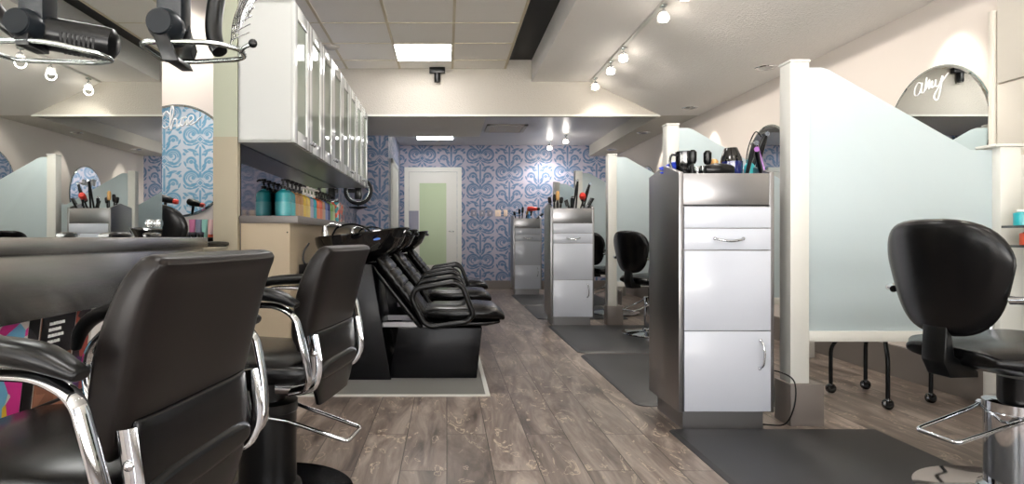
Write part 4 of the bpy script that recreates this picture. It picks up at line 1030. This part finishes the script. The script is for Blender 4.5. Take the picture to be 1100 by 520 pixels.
# power cord hanging from the station side to the floor
tube(b, catmull([(1.515, 3.2, 0.24), (1.56, 3.05, 0.262), (1.60, 2.95, 0.25), (1.615, 2.93, 0.20), (1.60, 2.92, 0.11), (1.575, 2.95, 0.03), (1.53, 3.02, 0.006), (1.46, 3.06, 0.006)], 8), 0.0035, 8)
tag(obj('power_cord', b, 'plastic'), 'thin black cord looping from the near tool station to the floor by the post', 'cord')

def at_px(px, Y): return (px - CX) * Y / F
g1 = 'hair tools on the nearest station'
TZ1 = 1.19
# near station tools
t = thing('mug', 'black handled mug at the left of the nearest station top', 'mug', (at_px(735, 3.10), 3.10, TZ1))
b = B(); lathe(b, [(0, 0), (0.036, 0), (0.038, 0.004), (0.042, 0.128), (0.039, 0.13), (0.035, 0.01), (0, 0.01)], n=28); obj('cup', b, 'gloss_black', t)
b = B(); tube(b, catmull([(-0.038, 0, 0.112), (-0.062, 0, 0.112), (-0.070, 0, 0.08), (-0.058, 0, 0.045), (-0.036, 0, 0.035)], 6), 0.006, 10); obj('mug_handle', b, 'gloss_black', t)
BLUE = cm('blue_plastic', (24, 60, 200))
t = thing('sectioning_clip', 'bright blue clip lying left of the black mug', 'clip', (at_px(720, 3.14), 3.14, TZ1 + 0.022), R(5))
b = B(); loft(b, [((-0.055, 0, 0.030), (0, .004, 0), (0, 0, .004), 2), ((-0.03, 0, 0.028), (0, .014, 0), (0, 0, .013), 2.2), ((0.0, 0, 0.035), (0, .02, 0), (0, 0, .024), 2.4), ((0.03, 0, 0.04), (0, .02, 0), (0, 0, .028), 2.4), ((0.05, 0, 0.04), (0, .016, 0), (0, 0, .022), 2.4)], 16, 0.004); obj('upper_jaw', b, BLUE, t)
b = B(); loft(b, [((-0.05, 0, 0.008), (0, .005, 0), (0, 0, .004), 2), ((0.0, 0, 0.006), (0, .016, 0), (0, 0, .006), 2.4), ((0.05, 0, 0.01), (0, .014, 0), (0, 0, .006), 2.4)], 14, 0.003); obj('lower_jaw', b, BLUE, t)
round_brush((at_px(743.5, 3.06), 3.06, TZ1), 0, 0.02, 'slim black brush standing against the mug', g1, L=0.132)
for k, (px, yy) in enumerate(((749, 3.05), (755, 3.12), (751, 3.2))):
    jar((at_px(px, yy), yy, TZ1), 0.017, 0.05 + 0.012 * (k % 2), 'gloss_black', 'satin', ['small dark jar right of the mug, front one', 'small dark jar right of the mug, nearest the paddle brush', 'small dark jar right of the mug, rear one'][k], 'small jars on the nearest station')
round_brush((at_px(760, 3.08), 3.08, TZ1), 0, 0.0, 'black oval brush standing upright in the middle of the station top', g1, L=0.132)
round_brush((at_px(765.5, 3.16), 3.16, TZ1), 0, 0.1, 'small brush with a tan wooden end beside the oval brush', g1, 'plastic', 0.10, cm('tan_wood', (206, 160, 96)))
b = B(); loft(b, [((-0.06, 0, 0.03), (0, .022, 0), (0, 0, .022), 2.4), ((-0.02, 0, 0.032), (0, .03, 0), (0, 0, .03), 2.4), ((0.03, 0, 0.03), (0, .028, 0), (0, 0, .029), 2.4), ((0.062, 0, 0.027), (0, .02, 0), (0, 0, .024), 2.4)], 22, 0.008)
o = obj('styling_pouch', b, 'plastic'); o.location = (at_px(772, 3.0), 3.0, TZ1); tag(o, 'soft black pouch lying at the front of the nearest station top', 'pouch')
t = thing('spray_bottle', 'tapered black and deep blue bottle on the nearest station top', 'bottle', (at_px(786, 3.12), 3.12, TZ1))
b = B(); lathe(b, [(0, 0), (0.045, 0), (0.048, 0.006), (0.051, 0.082), (0, 0.082)], n=30); obj('body', b, cm('deep_blue_plastic', (22, 32, 96), 0.15, 0.3), t)
b = B(); lathe(b, [(0, 0.0825), (0.051, 0.0825), (0.047, 0.105), (0.036, 0.135), (0.030, 0.15), (0, 0.15)], (0, 0, 0), 30, rotY(-0.03)); obj('shoulder', b, 'gloss_black', t)
TEAL = cm('teal_plastic', (38, 178, 186))
t = thing('dispenser', 'small teal bottle behind the flat irons', 'bottle', (at_px(805, 3.1), 3.1, TZ1)); b = B(); lathe(b, [(0, 0), (0.022, 0), (0.024, 0.004), (0.024, 0.06), (0.012, 0.075), (0, 0.075)], n=20); obj('body', b, TEAL, t)
b = B(); lathe(b, [(0, 0.075), (0.010, 0.075), (0.010, 0.09), (0, 0.09)], n=14); obj('cap', b, TEAL, t)
PUR = cm('violet_plastic', (150, 92, 170))
fi = flat_iron((at_px(810, 3.0), 3.0, TZ1), 0, 0.02, 'open flat iron with a violet edge standing on the nearest station', g1, 'plastic', 0.165, 0.22)
b = B(); lathe(b, [(0, 0), (0.012, 0), (0.012, 0.004), (0, 0.005)], (0.004, -0.015, 0.125), 18, rotX(R(90))); obj('round_button', b, PUR, fi)
b = B(); tube(b, [(0.012, -0.006, 0.15), (0.052, -0.006, 0.006)], 0.004, 8); obj('violet_edge', b, PUR, fi)
flat_iron((at_px(807, 3.12), 3.12, TZ1), 0, 0.32, 'tall black flat iron leaning behind the violet-edged one', g1, 'plastic', 0.24, 0.07)
flat_iron((at_px(799, 3.2), 3.2, TZ1), R(20), 0.45, 'short black flat iron leaning against the blue bottle', g1, 'plastic', 0.17, 0.08)
b = B(); tube(b, catmull([(at_px(818, 3.15), 3.15, 1.40), (at_px(812, 3.15), 3.15, 1.425), (at_px(806, 3.17), 3.17, 1.38), (at_px(802, 3.18), 3.18, 1.30), (at_px(804, 3.18), 3.18, 1.20)], 8), 0.003, 8)
tag(obj('iron_cord', b, 'plastic'), 'thin black cord arching over the flat irons', 'cord')
# middle station tools
RED = cm('red_plastic', (214, 50, 36))
Y2 = 6.55; g2 = 'hair tools on the middle station'
round_brush((at_px(592, Y2), Y2, TZ1), 0, -0.15, 'short black brush at the left end of the middle station', g2, L=0.13)
round_brush((at_px(595, Y2 + .05), Y2 + .05, TZ1), 0, 0.05, 'black brush second from the left on the middle station', g2, L=0.16)
round_brush((at_px(599, Y2), Y2, TZ1), 0, 0.0, 'brush with a tan wooden head on the middle station', g2, L=0.19, bm_=cm('tan_wood', (206, 160, 96)))
round_brush((at_px(602, Y2 + .04), Y2 + .04, TZ1), 0, 0.1, 'black brush right of the wooden one', g2, L=0.13)
flat_iron((at_px(617, Y2), Y2, TZ1), 0, 0.12, 'tall flat iron at the centre of the middle station', g2, 'plastic', 0.31, 0.06)
flat_iron((at_px(625, Y2 + .03), Y2 + .03, TZ1), 0, 0.30, 'tall flat iron leaning at the right of the middle station', g2, 'plastic', 0.29, 0.06)
flat_iron((at_px(614, Y2 + .08), Y2 + .08, TZ1), R(60), 0.2, 'small flat iron lying left of the tall ones', g2, 'plastic', 0.14, 0.10)
hair_dryer((at_px(626, Y2 - .02), Y2 - .02, TZ1 + 0.03), R(75), RED, 'red hair dryer on the middle station', None, 0.3, 0.85)
comb((at_px(629, Y2), Y2 - 0.06, TZ1), 0, 0.5, 'black comb resting at the right of the middle station', g2, 0.13)
comb((at_px(610, Y2), Y2 - 0.05, TZ1), 0, -0.3, 'black comb left of the centre irons on the middle station', g2, 0.10)
# far station tools
Y3 = 10.0; g3 = 'hair tools on the farthest station'
for k, (px, L, ln) in enumerate(((554, .12, -.2), (558, .16, 0), (561, .19, .05), (565, .14, .2))):
    round_brush((at_px(px, Y3), Y3, TZ1), 0, ln, ['leftmost short brush on the farthest station', 'brush second from the left on the farthest station', 'tallest brush on the farthest station', 'brush with a tan head on the farthest station'][k], g3, L=L, bm_=cm('tan_wood', (206, 160, 96)) if k == 3 else 'plastic')
hair_dryer((at_px(572, Y3), Y3, TZ1 + 0.05), R(0), RED, 'red hair dryer on the farthest station', None, 0.0, 1.0)
t = thing('dispenser', 'small light blue bottle beside the red dryer on the farthest station', 'bottle', (at_px(568, Y3 + .1), Y3 + .1, TZ1)); b = B(); lathe(b, [(0, 0), (0.03, 0), (0.03, 0.08), (0.012, 0.10), (0.012, 0.12), (0, 0.12)], n=18); obj('body', b, cm('sky_plastic', (90, 150, 200)), t)
comb((at_px(576, Y3), Y3, TZ1), 0, 0.9, 'black comb sticking out right of the farthest station tools', g3, 0.14)

# ------------------------------------------------------------------ rubber mats
def rubber_mat(x0, x1, y0, y1, lb, th=0.012, cr=0.07):
    b = B(); prism(b, [(x0, y0), (x1, y0), (x1, y1), (x0, y1)], 2, 0.0, th)
    bmesh.ops.bevel(b, geom=[e for e in b.edges if abs(e.verts[0].co.z - e.verts[1].co.z) > 0.001], offset=cr, segments=5, profile=0.5, affect='EDGES')
    top = [f for f in b.faces if f.calc_center_median().z > th - 1e-4]
    r = bmesh.ops.inset_region(b, faces=top, thickness=0.018, depth=0.0)
    for v in b.verts:
        pass
    out = [v for v in b.verts if v.co.z > th - 1e-4 and any(f.normal.z < 0.5 for f in v.link_faces)]
    b.normal_update()
    out = [v for v in b.verts if v.co.z > th - 1e-4 and any(abs(f.normal.z) < 0.3 for f in v.link_faces)]
    for v in out: v.co.z = 0.003
    tag(obj('floor_mat', b, 'mat_rubber', sharp=60), lb, 'mat', 'black rubber mats around the right stations')
rubber_mat(1.03, 2.0, 1.25, 2.95, 'large black rubber mat in front of the nearest tool station', cr=0.02)
rubber_mat(1.01, 2.0, 3.36, 4.84, 'rubber mat running from behind the nearest station along the aisle')
rubber_mat(1.02, 2.3, 4.90, 6.42, 'rubber mat in front of the middle tool station')
rubber_mat(1.0, 2.0, 6.92, 8.25, 'rubber mat just behind the middle tool station')
rubber_mat(1.0, 2.3, 8.32, 9.85, 'rubber mat in front of the farthest tool station')

# ------------------------------------------------------------------ trolley behind the nearest partition
t = thing('rolling_trolley', 'rolling trolley with black tube legs behind the nearest frosted panel', 'trolley', (2.41, 3.54, 0))
cast = [(-0.19, 0.12), (0.07, 0.21), (-0.104, -0.23), (0.22, -0.10)]
for cx_, cy_ in cast:
    b = B(); ix, iy = cx_ * 0.72, cy_ * 0.72
    tube(b, catmull([(cx_, cy_, 0.05), (cx_, cy_, 0.18), (cx_ * 0.97, cy_ * 0.97, 0.27), (ix, iy, 0.38), (ix, iy, 0.60)], 5), 0.011, 10); lg = obj('leg', b, 'plastic', t)
    b = B(); lathe(b, [(0, -0.012), (0.020, -0.014), (0.028, -0.008), (0.028, 0.008), (0.020, 0.014), (0, 0.012)], (cx_, cy_, 0.028), 18, rotX(R(80))); sphere(b, (cx_, cy_, 0.045), 0.016, 10); obj('caster', b, 'gloss_black', lg)
b = B(); box(b, -0.2, 0.2, -0.2, 0.2, 0.58, 0.62, 0.01); obj('tray', b, 'plastic', t)
b = B(); box(b, -0.26, -0.10, -0.02, 0.16, 0.365, 0.385, 0.006); obj('side_shelf', b, 'plastic', t)

# shelf with products on the right wall
t = thing('product_shelf', 'black shelves of colourful products at the right edge', 'shelf', (2.60, 2.5, 0))
for zz in (0.865, 1.045 - 0.09): obj('shelf_board', bx(0.0, 0.297, -0.35, 0.47, zz - 0.012, zz, 0.002), 'gloss_black', t)
obj('shelf_upright', bx(0.26, 0.295, -0.35, 0.47, 0.3, 1.25), 'sage', t)
def pillbottle(loc, r, h, m, cap, lb):
    t = thing('product_bottle', lb, 'bottle', loc, 0, 'bottles on the right edge shelf')
    b = B(); lathe(b, [(0, 0), (r, 0), (r, h * 0.75), (r * 0.5, h * 0.85), (0, h * 0.85)], n=20); obj('body', b, m, t)
    b = B(); lathe(b, [(0, h * 0.85), (r * 0.6, h * 0.85), (r * 0.55, h), (0, h)], n=16); obj('cap', b, cap, t)
W_ = cm('pump_white', (232, 226, 220))
for k, (dy, zz, c, cn, h, lb) in enumerate(((2.93, .955, (40, 170, 180), 'teal_b', .075, 'teal bottle with a white cap on the upper right shelf'), (2.82, .955, (236, 170, 70), 'orange_b', .15, 'yellow bottle with a white cap on the upper right shelf'), (2.70, .955, (60, 110, 190), 'blue_b', .17, 'blue bottle on the upper right shelf'),
        (2.92, .865, (240, 96, 60), 'coral_b', .07, 'coral jar on the lower right shelf, end one'), (2.80, .865, (240, 120, 90), 'salmon_b', .07, 'salmon jar on the lower right shelf'))):
    pillbottle((2.66 + 0.02 * (k % 2), dy, zz), 0.03, h, cm(cn, c), W_, lb)

# ------------------------------------------------------------------ plates on the far wallpaper
for k, px in enumerate((509, 518, 526.5, 535, 543.2)):
    t = thing('switch_plate', ['leftmost wallpapered switch plate right of the far door', 'second wallpapered switch plate from the far door', 'third wallpapered switch plate from the far door', 'wide beige switch plate on the far wallpaper', 'narrow beige switch plate, rightmost in the row'][k], 'switch', (at_px(px, YB), YB, 1.32), 0, 'switch plates on the far wallpaper')
    w = 0.05 if k < 4 else 0.032
    obj('plate', bx(-w, w, -0.008, 0, -0.055, 0.055, 0.003), cm('plate_grey', (128, 130, 146)) if k < 3 else cm('plate_beige', (226, 206, 184)), t)
    b = B(); box(b, -0.008, 0.008, -0.016, -0.008, -0.018, 0.018, 0.002); obj('rocker', b, cm('plate_light', (200, 192, 190)), t)

# ------------------------------------------------------------------ lights and world
wd = bpy.data.worlds.new('sky'); SC.world = wd; wd.use_nodes = True
bg = wd.node_tree.nodes['Background']; bg.inputs[1].default_value = 1.0
# daylight outside: pale sky above, added glow below the horizon to lighten ceilings
_n = wd.node_tree.nodes; _l = wd.node_tree.links
_tc = _n.new('ShaderNodeTexCoord'); _sp = _n.new('ShaderNodeSeparateXYZ'); _mr = _n.new('ShaderNodeMapRange'); _mx = _n.new('ShaderNodeMix'); _mx.data_type = 'RGBA'
_l.new(_tc.outputs['Generated'], _sp.inputs[0]); _l.new(_sp.outputs[2], _mr.inputs['Value']); _mr.inputs['From Min'].default_value = -0.02; _mr.inputs['From Max'].default_value = 0.06
_l.new(_mr.outputs[0], _mx.inputs['Factor']); _mx.inputs[6].default_value = (18.0, 17.2, 16.2, 1); _mx.inputs[7].default_value = (3.4, 3.4, 3.5, 1); _l.new(_mx.outputs[2], bg.inputs[0])
SC.view_settings.view_transform = 'Standard'; SC.view_settings.look = 'None'; SC.view_settings.exposure = 0.36; SC.view_settings.gamma = 1.0
SC.view_settings.use_curve_mapping = False
try:
    SC.cycles.max_bounces = 10; SC.cycles.diffuse_bounces = 5; SC.cycles.glossy_bounces = 5; SC.cycles.transparent_max_bounces = 12
    SC.cycles.use_denoising = True; SC.cycles.sample_clamp_indirect = 6.0; SC.cycles.caustics_reflective = False
except Exception: pass
